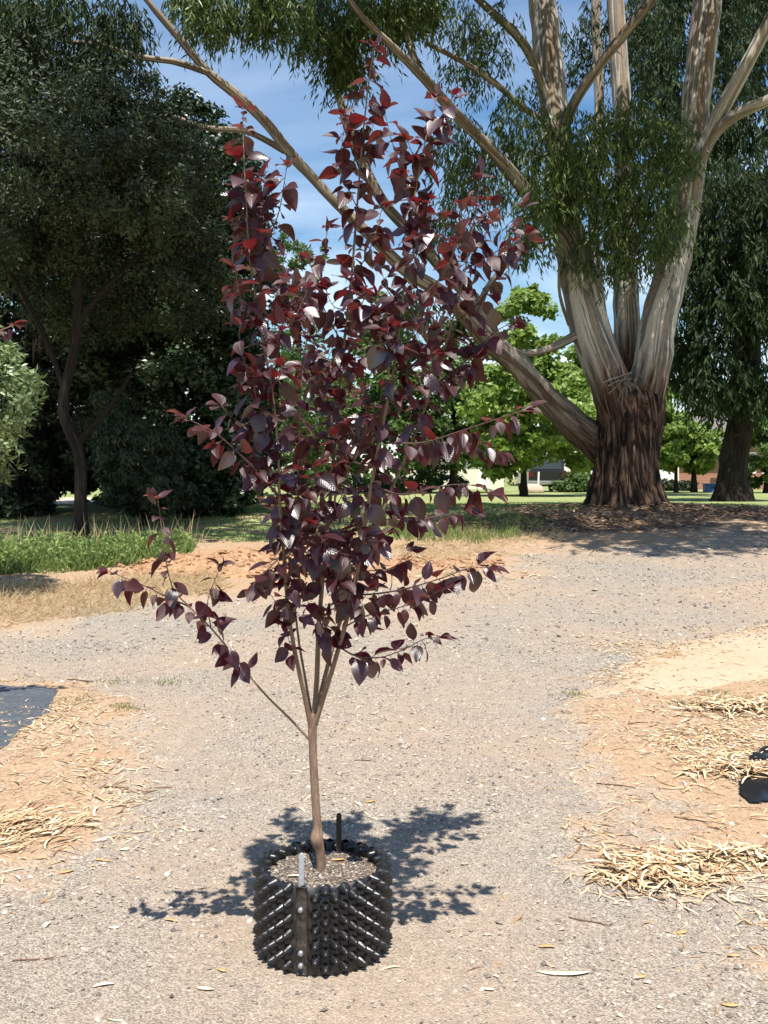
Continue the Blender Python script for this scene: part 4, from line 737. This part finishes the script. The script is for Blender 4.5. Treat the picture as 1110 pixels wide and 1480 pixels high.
blades('lawn_grass', np.stack([xs, ys, surf(xs, ys)], 1), (.03, .07), (.015, .035), 'weed', 'short grass blades on the near edge of the lawn', 1.0)

# ------------------------------------------------------------------ weed mat and torn plastic
WM = [P2(-200, 985), P2(20, 992), P2(62, 992), P2(98, 1002), P2(92, 1030), P2(58, 1056), P2(30, 1084), P2(-10, 1100), P2(-250, 1180)]
wmf = lambda x, y: polydist(x, y, WM) + .05 * fbm(x * 4, y * 4, 0, 3, 71)
tag(sheet('weed_mat', np.arange(-4.6, -1.6, .02), np.arange(4.6, 7.6, .02), lambda x, y: surf(x, y) + .006 + .030 * np.abs(fbm(x * 1.2 + y * 1.1, y * 4.0 - x * .5, 0, 3, 72)) * sstep(0, .25, wmf(x, y)) - .03 * sstep(.10, 0.0, wmf(x, y)), M['weed_mat'], wmf, 'black weed mat pegged over earth at the left of the drive', 'weed mat', kind=None))
if 'kind' in COL.objects['weed_mat']: del COL.objects['weed_mat']['kind']
for poly, nm, lab in (([P2(1068, 1150), P2(1090, 1128), P2(1150, 1105), P2(1200, 1130), P2(1150, 1165), P2(1090, 1168)], 'plastic_scrap', 'torn black plastic poking out of the bark litter'), ([P2(1088, 1106), P2(1104, 1090), P2(1160, 1085), P2(1150, 1104)], 'plastic_scrap', 'small flap of black plastic behind the larger torn piece')):
    f = (lambda poly: lambda x, y: polydist(x, y, poly) + .03 * fbm(x * 9, y * 9, 0, 3, 73))(poly); xs_ = [p[0] for p in poly]; ys_ = [p[1] for p in poly]
    tag(sheet(nm, np.arange(min(xs_) - .1, max(xs_) + .1, .02), np.arange(min(ys_) - .1, max(ys_) + .1, .02), lambda x, y: surf(x, y) + .012 + .05 * np.abs(fbm(x * 4, y * 5, 0, 3, 74)) * sstep(0, .1, f(x, y)), M['black_plastic'], f, lab, 'plastic', kind=None))
for o in COL.objects:
    if o.name.startswith('plastic_scrap') and 'kind' in o: del o['kind']

# ------------------------------------------------------------------ the pot
PX, PY, PR, PH = -0.206, 3.34, 0.208, 0.288
pz = float(gz(PX, PY)) + .002
pot = tag(empty('air_pot', (PX, PY, pz)), 'black studded air pruning pot holding the purple tree', 'plant pot')
prof = [(PR, 0), (PR, PH * .25), (PR, PH * .5), (PR, PH * .75), (PR, PH), (PR - .004, PH + .001), (PR - .007, PH - .004), (PR - .007, PH * .5), (PR - .007, .012)]
V, Fc = lathe(prof, 96); top = V[:, 2] > PH - .01; aa = np.arctan2(V[:, 1], V[:, 0])
V[:, 2] += np.where(top, .006 * np.sin(aa * 24), 0); rr_ = 1 + .004 * np.sin(aa * 48 + V[:, 2] * 130) + .010 * np.sin(aa * 2 + .6); V[:, 0] *= rr_; V[:, 1] *= rr_
wall = link('wall', np_mesh('wall', V + np.array([PX, PY, pz]), Fc, True), M['pot'], pot)
sp_ = [(.0215, -.004), (.0185, .002), (.0140, .009), (.0100, .017), (.0072, .0225), (.0050, .0258), (.0024, .0274), (.0004, .0278)]
Vs, Fs = lathe(sp_, 8); stud_me = np_mesh('stud', Vs, Fs, True); stud_me.materials.append(M['pot'])
seam = math.atan2(-math.sqrt(PR ** 2 - .052 ** 2), -.052); NC = 42
for i in range(NC):
    an = 2 * math.pi * i / NC + .02
    if abs((an - seam + math.pi) % (2 * math.pi) - math.pi) < .105: continue
    for j in range(6):
        z = .024 + .0500 * j + (.0250 if i % 2 else 0)
        if z > PH - .008: continue
        o = bpy.data.objects.new('stud', stud_me); COL.objects.link(o); o.parent = wall; rr0 = PR * (1 + .010 * math.sin(an * 2 + .6))
        d = Vector((math.cos(an), math.sin(an), random.uniform(-.06, .06) + .05)); o.location = (rr0 * math.cos(an) + PX, rr0 * math.sin(an) + PY, z + pz)
        o.rotation_euler = d.to_track_quat('Z', 'Y').to_euler(); s = random.uniform(.93, 1.07); o.scale = (s, s, s)
for i in range(24):
    an = 2 * math.pi * i / 24 + .085
    if abs((an - seam + math.pi) % (2 * math.pi) - math.pi) < .125: continue
    o = bpy.data.objects.new('inner_stud', stud_me); COL.objects.link(o); o.parent = wall; o.location = ((PR - .006) * math.cos(an) + PX, (PR - .006) * math.sin(an) + PY, PH - .018 + pz)
    o.rotation_euler = Vector((-math.cos(an), -math.sin(an), .25)).to_track_quat('Z', 'Y').to_euler(); o.scale = (1.0, 1.0, .8)
# overlap seam with screws
m, nt_, p, o_ = mat_new('seam'); nz = noise(nt_, coords(nt_), 45, 5, .7)
nt_.links.new(ramp(nt_, nz, [(.38, (.012, .011, .010)), (.58, (.05, .042, .035)), (.75, (.20, .18, .155))]), p.inputs['Base Color']); p.inputs['Roughness'].default_value = .32
na = 9; zs = np.linspace(.004, PH - .002, 14); an = np.linspace(seam - .085, seam + .085, na); V = []
for z in zs:
    rad = PR * (1 + .010 * np.sin(an * 2 + .6)) + .007 + .006 * (np.abs(np.linspace(-1, 1, na)) > .8) + .0015 * np.sin(z * 90); V.append(np.stack([PX + rad * np.cos(an), PY + rad * np.sin(an), np.full(na, z + pz)], 1))
V = np.concatenate(V); Vi = V.copy(); Vi[:, 0] = PX + (Vi[:, 0] - PX) * .965; Vi[:, 1] = PY + (Vi[:, 1] - PY) * .965
Fg = grid_faces(len(zs), na); ns = len(V); edge = []
ring = [i for i in range(na)] + [k * na + na - 1 for k in range(1, len(zs))] + [(len(zs) - 1) * na + i for i in range(na - 2, -1, -1)] + [k * na for k in range(len(zs) - 2, 0, -1)]
edge = [(ring[i], ring[(i + 1) % len(ring)], ring[(i + 1) % len(ring)] + ns, ring[i] + ns) for i in range(len(ring))]
link('seam_strip', np_mesh('seam_strip', np.concatenate([V, Vi]), np.concatenate([Fg, Fg[:, ::-1] + ns, np.array(edge)]), True), m, pot)
M['steel'] = simple('steel', (.42, .44, .46), .35, .5, metal=.8); Vq, Fq = lathe([(.0001, .008), (.005, .0075), (.0085, .005), (.0095, .0), (.009, -.006)], 12); sm = np_mesh('screw', Vq, Fq, True); sm.materials.append(M['steel'])
for z in (.035, .075, .215):
    o = bpy.data.objects.new('screw', sm); COL.objects.link(o); o.parent = pot; o.matrix_parent_inverse = Matrix.Translation(-pot.location); rr0 = PR + .011; o.location = (PX + rr0 * math.cos(seam - .02), PY + rr0 * math.sin(seam - .02), pz + z); o.rotation_euler = Vector((math.cos(seam), math.sin(seam), 0)).to_track_quat('Z', 'Y').to_euler()
# soil
SZ = pz + .247
def soil_z(x, y): r = np.hypot(x - PX, y - PY); return SZ + .010 * fbm(x * 14, y * 14, 0, 3, 81) + .012 * np.exp(-(r / .05) ** 2)
rad = np.linspace(0.001, PR - .006, 14); ang_ = np.linspace(0, 2 * np.pi, 48, endpoint=False); V = np.concatenate([np.stack([PX + r * np.cos(ang_), PY + r * np.sin(ang_), soil_z(PX + r * np.cos(ang_), PY + r * np.sin(ang_))], 1) for r in rad])
flip_up(link('soil', np_mesh('soil', V, grid_faces(len(rad), 48, True), True), ground_mat('potting_mix', [(.035, .027, .022), (.10, .075, .058), (.28, .23, .18)], (.13, .085, .055), 160, .006, 6), pot))
n = 1800; r = (PR - .014) * np.sqrt(RNG.random(n)); t = RNG.uniform(0, 6.28, n); x, y = PX + r * np.cos(t), PY + r * np.sin(t)
stones(x, y, soil_z(x, y), np.clip(RNG.lognormal(math.log(.0034), .4, n), .002, .009), RNG.beta(1.3, 3.4, n), 'soil_grit', M['stone'], None, pot)
# stakes in the pot
def stake(px, py, Y, wd, mat, label, z0):
    p = at(px, py, Y); h = p.z - z0; n = [(-wd / 2, 0), (-wd / 2, h - wd * .4), (-wd * .25, h), (wd * .25, h), (wd / 2, h - wd * .4), (wd / 2, 0)]
    V = [(p.x + a - (h - b) * .01, p.y - .004, z0 + b) for a, b in n] + [(p.x + a - (h - b) * .01, p.y + .004, z0 + b) for a, b in n]; k = len(n)
    me = bpy.data.meshes.new('plant_stake'); me.from_pydata(V, [], [tuple(range(k)), tuple(range(2 * k - 1, k - 1, -1))] + [(i, i + k, (i + 1) % k + k, (i + 1) % k) for i in range(k)]); me.update()
    o = link('plant_stake', me, mat); b = o.modifiers.new('bevel', 'BEVEL'); b.width = .0015; tag(o, label, 'stake'); return o
stake(436, 1233, PY - PR + .022, .0165, simple('grey_tag', (.34, .36, .39), .45, .4, .12, 60), 'flat grey stake standing at the pot seam', SZ - .05)
stake(490, 1175, PY + PR - .028, .019, simple('dark_stake', (.035, .028, .024), .6, .3, .2, 60), 'dark brown stake standing behind the trunk in the pot', SZ - .05)

# ------------------------------------------------------------------ the purple-leaved tree
TY = 3.34
plum = tag(empty('purple_leaf_tree', (PX, PY, SZ)), 'young purple leaved tree growing in the black studded pot', 'tree')
def pp3(l): return [at(x, y, TY + d) for x, y, d in l]
P = [Vector((at(464, 1266, TY).x, PY + .005, SZ - .03))] + pp3([(464, 1250, .004), (462, 1228, 0), (458, 1212, -.004), (459, 1196, .0), (457, 1170, 0), (454, 1120, 0), (452, 1075, 0), (452, 1050, 0), (453, 1030, 0)])
trunk(plum, P, [.0185, .0165, .0165, .0225, .0160, .0146, .0140, .0138, .0155, .0125], M['plum_bark'], 'trunk', 18, .10, 3, 70)
leaders = {
 'a': ([(451, 1058, 0), (441, 1010, -.03), (428, 950, -.07), (417, 885, -.11), (410, 800, -.15), (404, 720, -.18), (401, 640, -.20), (392, 560, -.22), (376, 470, -.23), (362, 380, -.22), (356, 290, -.20), (352, 215, -.18), (351, 158, -.16)], .0085),
 'b': ([(453, 1045, 0), (458, 980, .02), (461, 900, .04), (470, 800, .06), (479, 700, .07), (488, 600, .08), (497, 500, .08), (508, 400, .07), (516, 300, .06), (524, 200, .04), (533, 120, .02), (541, 68, 0)], .0100),
 'c': ([(455, 1048, 0), (470, 1000, -.03), (490, 935, -.08), (510, 860, -.12), (524, 780, -.15), (537, 700, -.17), (552, 620, -.19), (568, 540, -.20), (580, 450, -.20), (590, 360, -.18), (602, 270, -.16), (618, 190, -.14), (632, 140, -.12)], .0095),
 'd': ([(455, 1042, .01), (468, 985, .07), (488, 910, .14), (515, 830, .20), (552, 740, .25), (590, 650, .28), (625, 560, .28), (652, 470, .26), (672, 390, .22), (686, 310, .2), (694, 258, .18)], .0090),
 'e': ([(451, 1040, .01), (441, 980, .08), (431, 920, .14), (425, 850, .19), (428, 760, .23), (432, 660, .25), (436, 560, .25), (446, 470, .23), (462, 395, .2), (474, 330, .18)], .0055),
 'f': ([(448, 1070, 0), (420, 1040, -.02), (380, 1000, -.06), (340, 950, -.10), (305, 908, -.14), (275, 878, -.17), (250, 850, -.19), (238, 800, -.2), (232, 750, -.2), (228, 722, -.2)], .0045),
}
side = [  # (points px,py,dy ; base radius)
 ([(404, 720, -.18), (380, 690, -.22), (345, 655, -.26), (310, 625, -.29), (268, 604, -.30)], .004),
 ([(272, 876, -.17), (240, 862, -.2), (205, 845, -.22), (158, 826, -.24)], .0028),
 ([(305, 908, -.14), (300, 870, -.14), (312, 835, -.14), (318, 820, -.14)], .002),
 ([(490, 935, -.08), (515, 948, -.12), (550, 950, -.17), (585, 938, -.20), (612, 924, -.22), (634, 921, -.23)], .003),
 ([(510, 860, -.12), (545, 858, -.16), (590, 850, -.2), (640, 835, -.22), (675, 822, -.24), (706, 820, -.25)], .0032),
 ([(500, 905, -.1), (530, 890, -.16), (570, 880, -.2), (610, 868, -.24), (640, 850, -.26)], .0028),
 ([(537, 700, -.17), (580, 715, -.22), (625, 705, -.26), (670, 700, -.28), (712, 708, -.3)], .0035),
 ([(552, 740, .25), (600, 750, .27), (640, 745, .28), (675, 735, .3)], .003),
 ([(560, 640, -.2), (610, 640, -.22), (660, 625, -.24), (705, 610, -.26), (760, 592, -.27)], .0036),
 ([(590, 650, .28), (640, 640, .3), (690, 640, .32), (725, 655, .33)], .003),
 ([(410, 800, -.15), (390, 820, -.2), (375, 835, -.24), (362, 850, -.26)], .003),
 ([(428, 760, .23), (405, 770, .28), (395, 785, .3)], .0022),
 ([(470, 800, .06), (450, 800, .0), (430, 820, -.06), (418, 835, -.1)], .0025),
 ([(461, 900, .04), (475, 905, -.02), (488, 915, -.06)], .0018),
 ([(652, 470, .26), (690, 440, .26), (725, 390, .25), (748, 330, .24), (758, 300, .24)], .0034),
 ([(672, 390, .22), (705, 370, .2), (735, 355, .2), (760, 340, .2)], .0024),
 ([(625, 560, .28), (675, 520, .3), (715, 480, .3), (745, 465, .3)], .003),
 ([(580, 450, -.2), (620, 420, -.24), (650, 380, -.25), (662, 330, -.25), (668, 300, -.25)], .003),
 ([(590, 360, -.18), (620, 330, -.2), (645, 310, -.22)], .002),
 ([(602, 270, -.16), (580, 240, -.14), (565, 200, -.12), (556, 160, -.12)], .0022),
 ([(618, 190, -.14), (640, 165, -.16), (655, 140, -.17)], .002),
 ([(376, 470, -.23), (355, 450, -.26), (345, 420, -.28), (340, 390, -.28)], .0026),
 ([(392, 560, -.22), (365, 545, -.27), (350, 515, -.3), (345, 470, -.3)], .0028),
 ([(362, 380, -.22), (385, 350, -.2), (402, 310, -.2), (410, 270, -.2), (414, 240, -.2)], .0026),
 ([(446, 470, .23), (425, 430, .24), (408, 400, .24), (396, 370, .24)], .0024),
 ([(497, 500, .08), (470, 450, .02), (455, 400, 0), (445, 375, 0)], .0028),
 ([(508, 400, .07), (530, 370, .1), (545, 330, .12), (552, 300, .12)], .0026),
 ([(516, 300, .06), (500, 265, .04), (493, 230, .03), (498, 180, .03)], .0022),
]
rnd_side = []
for x, y, d, ex, ey, ed in ((428, 950, -.07, 412, 905, -.12), (461, 900, .04, 440, 855, .0), (461, 900, .04, 490, 850, .1), (417, 885, -.11, 385, 850, -.18), (500, 890, -.1, 535, 850, -.16), (470, 800, .06, 505, 770, .0), (410, 800, -.15, 440, 770, -.2), (510, 860, -.12, 480, 820, -.2), (524, 780, -.15, 560, 770, -.2), (475, 930, -.05, 470, 890, -.1)):
    rnd_side.append(([(x, y, d), ((x + ex) / 2, (y + ey) / 2 + 6, (d + ed) / 2), (ex, ey, ed)], .0020))
CP_ = [(335, 150), (365, 145), (425, 240), (420, 320), (470, 335), (488, 160), (520, 60), (575, 55), (665, 130), (640, 230), (700, 250), (770, 310), (760, 440), (745, 520), (780, 590), (735, 640), (730, 700), (690, 760), (640, 790), (560, 850), (500, 900), (430, 900), (375, 840), (385, 700), (310, 680), (255, 605), (325, 570), (335, 420), (325, 340), (335, 220)]
def leader_pts(k): return catmull(leaders[k][0], 60)
tries = 0
while len(rnd_side) < 90 and tries < 4000:
    tries += 1; k = random.choice('aabbccdde'); L = leader_pts(k); i = random.randint(14, 52); x, y, d = L[i]
    if y > 860: continue
    ln = random.uniform(45, 110) * (1.0 if y > 350 else .6); a = random.uniform(0, 6.28); ex = x + ln * .8 * math.cos(a); ed = d + ln * .8 * math.sin(a) * TY / F; ey = y - ln * random.uniform(.25, .9)
    if not inpoly(np.array([ex]), np.array([ey]), CP_)[0]: continue
    if polydist(np.array([ex]), np.array([ey]), CP_)[0] < 4: continue
    if abs(ed) > .52: continue
    mx_, md = (x + ex) / 2 + .12 * (ex - x), (d + ed) / 2; rnd_side.append(([(x, y, d), (mx_, (y + ey) / 2 + 10, md), (ex, ey, ed)], .0022))
twigs = []
lead_objs = {}
for k, (pl, r0) in leaders.items():
    P = pp3(pl); n = len(P); rr = [r0 * (1 - .86 * (i / (n - 1)) ** .9) for i in range(n)]; bm_ = M['plum_bark'] if k in 'abcde' else M['plum_twig']
    lead_objs[k] = trunk(plum, P, rr, M['plum_bark'], 'branch', 10, .08, ord(k), n * 6); twigs.append((np.array([list(p) for p in P]), .20 if k != 'f' else .30, 1.0 if k != 'f' else .8))
def nearest_leader(p):
    best = None
    for k, (pl, r0) in leaders.items():
        d = min((Vector(q) - Vector(p)).length for q in catmull([list(v) for v in pp3(pl)], 40))
        if best is None or d < best[0]: best = (d, k)
    return best[1]
for l, r0 in side + rnd_side:
    P = pp3(l); n = len(P); V, Fc, UV = sweep(P, [r0 * (1 - .7 * i / (n - 1)) for i in range(n)], 6, n * 4, cap=False); par = lead_objs[nearest_leader(P[0])]
    o = link('twig', np_mesh('twig', V, Fc, True, None, UV), M['plum_twig']); o.parent = par
    twigs.append((np.array([list(p) for p in P]), .12, 1.0))
# leaf meshes
def leaf_mesh(seed):
    rg = np.random.default_rng(seed); nt_ = 8; ts = np.linspace(0, 1, nt_ + 1); V = []; UV = []; asp = rg.uniform(.26, .37)
    bendv = rg.uniform(.05, .85); fold = rg.uniform(.08, .6); skew = rg.uniform(-.12, .12); curl = rg.uniform(-.5, .5)
    for t in ts:
        wd = asp * (math.sin(math.pi * min(1, t ** .80)) ** .72 if 0 < t < 1 else 0) * (1 - .28 * t ** 4) + .004
        for s in (-1, 0, 1):
            ser = 1 + .05 * math.sin(t * 40 + s)
            x = t; y = s * wd * ser + skew * math.sin(math.pi * t); z = abs(s) * wd * fold - bendv * t * t * .6 + curl * s * wd * t + .022 * math.sin(t * 25) * abs(s)
            V.append((x, y, z)); UV.append((t, s * wd))
    me = np_mesh('leaf', np.array(V), grid_faces(nt_ + 1, 3), True, {'rnd': np.zeros(len(V))}, np.array(UV)); me.materials.append(M['plum_leaf'])
    if me.polygons[5].normal.z < 0: me.flip_normals()
    return me, np.array(V), np.array(UV)
LM = [leaf_mesh(100 + i) for i in range(14)]
leaves = []
def grow(P, t0, dens, size0, keepf=None):
    C = catmull(P, 60); seg = np.linalg.norm(np.diff(C, axis=0), axis=1); cum = np.concatenate([[0], np.cumsum(seg)]); Lt = cum[-1]; s = t0 * Lt; k = random.randint(0, 5)
    while s <= Lt:
        i = min(int(np.searchsorted(cum, s)), 59); i0 = max(1, i); T = Vector(C[i0] - C[i0 - 1]).normalized(); p = Vector(C[i]); fr = s / Lt
        ref = Vector((0, 0, 1)) if abs(T.z) < .95 else Vector((1, 0, 0)); u = T.cross(ref).normalized(); v = T.cross(u); a = k * 2.4 + random.gauss(0, .35); k += 1
        outd = u * math.cos(a) + v * math.sin(a); tip = s > Lt - .03
        d = outd * (.5 if tip else 1.0) + T * (1.2 if tip else .45) + Vector((0, 0, -1)) * (random.uniform(.0, .5) if tip else random.uniform(.15, 1.5)); d.normalize()
        nrm = Vector((0, -.2, .85)) + outd * .55 + Vector((random.gauss(0, .5), random.gauss(0, .5), random.gauss(0, .3))); nrm = (nrm - d * nrm.dot(d)).normalized()
        sz = size0 * random.uniform(.5, 1.25) * (.8 if (fr > .95 or tip) else 1.0)
        leaves.append((p + d * .012, d, nrm, sz, p)); s += random.uniform(.0125, .026) / dens
    T = Vector(C[-1] - C[-3]).normalized(); p = Vector(C[-1])       # a small rosette at the growing tip
    for q in range(3):
        a = q * 2.1 + random.random(); d = (Vector((math.cos(a), math.sin(a), 0)) * .9 + T * random.uniform(.3, .9) + Vector((0, 0, random.uniform(-.3, .2)))).normalized(); nrm = Vector((random.gauss(0, .3), random.gauss(-.2, .3), 1)); nrm = (nrm - d * nrm.dot(d)).normalized()
        leaves.append((p + d * .006, d, nrm, size0 * random.uniform(.55, .85), p))
for i, (P, t0, dens) in enumerate(twigs):
    grow(P, t0, dens * 1.32, .066)
petmb = MB()
def leaf_matrix(p, d, nrm, sz):
    y = nrm.cross(d).normalized(); return Matrix(((d.x * sz, y.x * sz, nrm.x * sz, p.x), (d.y * sz, y.y * sz, nrm.y * sz, p.y), (d.z * sz, y.z * sz, nrm.z * sz, p.z), (0, 0, 0, 1)))
score = []
for i, (p, d, nrm, sz, b) in enumerate(leaves):
    view = (p - Vector((0, 0, CAMZ))).normalized(); score.append((sz * (.25 + abs(nrm.dot(view))) / p.y ** 3, i))
score.sort(reverse=True); big = set(i for _, i in score[:298]); rest = MB(); petiole = MB()
pinv = Matrix.Translation(-plum.location)
for i, (p, d, nrm, sz, b) in enumerate(leaves):
    Mx = leaf_matrix(p, d, nrm, sz); me, LV_, LU = LM[i % 14]
    if i in big:
        o = bpy.data.objects.new('leaf', me); COL.objects.link(o); o.parent = plum; o.matrix_parent_inverse = pinv; o.matrix_basis = Mx
    else:
        A = np.array(Mx); V = LV_ @ A[:3, :3].T + A[:3, 3]; rest.add(V, grid_faces(9, 3), LU, rnd=random.random())
    V, Fc, UV = sweep([b, (b + p) / 2 + Vector((0, 0, .001)), p + d * .004], [.0011, .0009, .0008], 4, 4, cap=False); petiole.add(V, Fc, UV)
o = rest.build('foliage', M['plum_leaf'], plum); tag(o, kind='stuff'); o.data.polygons.foreach_set('use_smooth', np.ones(len(o.data.polygons), bool))
tag(petiole.build('petioles', M['plum_twig'], plum), kind='stuff'); COL.objects['petioles'].name = 'leaf_stalk'
print('plum leaves', len(leaves))

# a second purple sapling, only its top reaches the left edge
sp0 = Vector((-2.78, 5.9, float(surf(-2.78, 5.9)) - .02)); sap = tag(empty('purple_sapling', sp0), 'second purple leaved sapling beside the weed mat', 'tree')
Psap = [sp0, sp0 + Vector((.02, 0, .9)), sp0 + Vector((.0, .02, 1.6)), sp0 + Vector((.10, 0, 2.2)), sp0 + Vector((.60, .02, 2.42))]
trunk(sap, Psap, [.016, .013, .010, .007, .003], M['plum_bark'], 'trunk', 8, .08, 9, 40); keepN = len(leaves)
grow(np.array([list(p) for p in Psap]), .35, 1.0, .08)
for k in range(12):
    t = random.uniform(.9, 2.2); a = random.uniform(1.6, 4.9); b0 = sp0 + Vector((.03, 0, t)); e1 = b0 + Vector((.32 * math.cos(a), .32 * math.sin(a), .28)); Pt = [b0, (b0 + e1) / 2 + Vector((0, 0, .03)), e1]
    trunk(sap, Pt, [.004, .003, .0015], M['plum_twig'], 'twig', 5, 0, 2, 8); grow(np.array([list(p) for p in Pt]), .2, 1.0, .08)
smb = MB()
for i, (p, d, nrm, sz, b) in enumerate(leaves[keepN:]):
    A = np.array(leaf_matrix(p, d, nrm, sz)); me, LV_, LU = LM[i % 14]; smb.add(LV_ @ A[:3, :3].T + A[:3, 3], grid_faces(9, 3), LU, rnd=random.random())
tag(smb.build('foliage', M['plum_leaf'], sap), kind='stuff')

# ------------------------------------------------------------------ single fallen things on the gravel
def one_ribbon(name, px, py, Lpx, Wm, ang, mat, label, cat, group=None, bend=.1, curl=.1, on=None, z=None):
    g = ground(px, py) if on is None else Vector(on); L = Lpx * g.y / F
    zz_ = float(surf(g.x, g.y)) + .004 if z is None else z
    V, Fc = ribbon(0, 0, 0, L, Wm, ang, curl, bend, random.uniform(-.5, .5), .02, 8); n2 = len(V)
    V2 = V.copy(); V2[:, 2] += .0012; k = len(V) // 2
    Fall = np.concatenate([Fc[:, ::-1], Fc + n2]); rim = list(range(k)) + list(range(2 * k - 1, k - 1, -1)); E = [(rim[i], rim[(i + 1) % len(rim)], rim[(i + 1) % len(rim)] + n2, rim[i] + n2) for i in range(len(rim))]
    o = link(name, np_mesh(name, np.concatenate([V, V2]), np.concatenate([Fall, np.array(E)]), True), mat); o.location = (g.x, g.y, zz_); tag(o, label, cat, group); return o
cream_leaf = simple('cream_leaf', (.72, .62, .45), .7, .3, .15, 60); tan_leaf = simple('tan_leaf', (.55, .33, .14), .7, .3, .25, 60); brown_twig = simple('brown_twig', (.13, .075, .05), .85, .2, .3, 60)
one_ribbon('dry_leaf', 815, 1410, 76, .024, -.05, cream_leaf, 'long curved cream gum leaf lying alone on gravel', 'leaf', bend=.35, curl=.03)
for px, py, L in ((150, 1425, 30), (148, 1247, 28), (95, 1262, 22), (297, 1432, 26), (320, 1408, 18), (248, 1332, 22), (165, 1342, 16), (705, 1432, 20), (1055, 1459, 24), (925, 1413, 16), (1060, 1385, 18), (790, 1370, 24), (180, 1230, 14), (535, 1160, 16), (985, 1350, 18)):
    one_ribbon('dry_leaf', px, py, L, .014 + random.random() * .010, random.uniform(-.6, .6), *((cream_leaf, 'small pale cream gum leaf lying on the gravel', 'leaf', 'single cream leaves on the gravel') if px % 3 == 0 else (tan_leaf, 'small orange tan gum leaf lying on the gravel', 'leaf', 'single tan leaves on the gravel')), random.uniform(-.4, .4), random.uniform(.02, .2))
def twig(px, py, L, ang, label, r=.003, group=None):
    g = ground(px, py); l = L * g.y / F; c, s = math.cos(ang), math.sin(ang); z = float(surf(g.x, g.y)) + r
    Pt = [Vector((g.x + c * l * t + random.gauss(0, l * .03), g.y + s * l * t + random.gauss(0, l * .03), float(surf(g.x + c * l * t, g.y + s * l * t)) + r * .8 + (.004 if t > .3 else 0))) for t in (-.5, -.2, .15, .5)]
    o = tube('fallen_twig', Pt, [r, r * 1.1, r * .9, r * .5], brown_twig, nseg=6, rough=.15); tag(o, label, 'twig', group); return o
twig(50, 1391, 60, .12, 'straight reddish brown stick on gravel before the bark pile')
twig(850, 1332, 64, -.42, 'thin dark bent twig on gravel by the raked bark heap')
twig(165, 1143, 40, .12, 'short grey stick at the edge of the verge and gravel', .004)
twig(525, 1101, 30, -.15, 'dark brown curled twig on gravel behind the pot', .003)
twig(115, 986, 44, -.2, 'dark stick lying along the far edge of the weed mat', .006)
for px, py, L, a_ in ((890, 1140, 60, -.4), (1000, 1195, 50, -.6), (930, 1050, 44, .1), (1010, 1085, 40, -.3)): twig(px, py, L, a_, 'thin brown twig lying on the bark strewn verge', .003, 'twigs on the right verge')
one_ribbon('bark_strip', 400, 1250, 26, .010, .05, cream_leaf, 'pale bark strip on the soil left of the grey stake', 'bark strip', on=(PX - .09, PY - .03, 0), z=float(soil_z(PX - .09, PY - .03)) + .004)
one_ribbon('bark_strip', 515, 1268, 34, .016, .6, cream_leaf, 'pale curled bark strip on the soil by the front rim', 'bark strip', on=(PX + .11, PY - .10, 0), z=float(soil_z(PX + .11, PY - .10)) + .004)
one_ribbon('bark_strip', 476, 1228, 20, .014, .1, tan_leaf, 'short tan bark strip on the soil behind the trunk', 'bark strip', on=(PX + .045, PY + .12, 0), z=float(soil_z(PX + .045, PY + .12)) + .004)
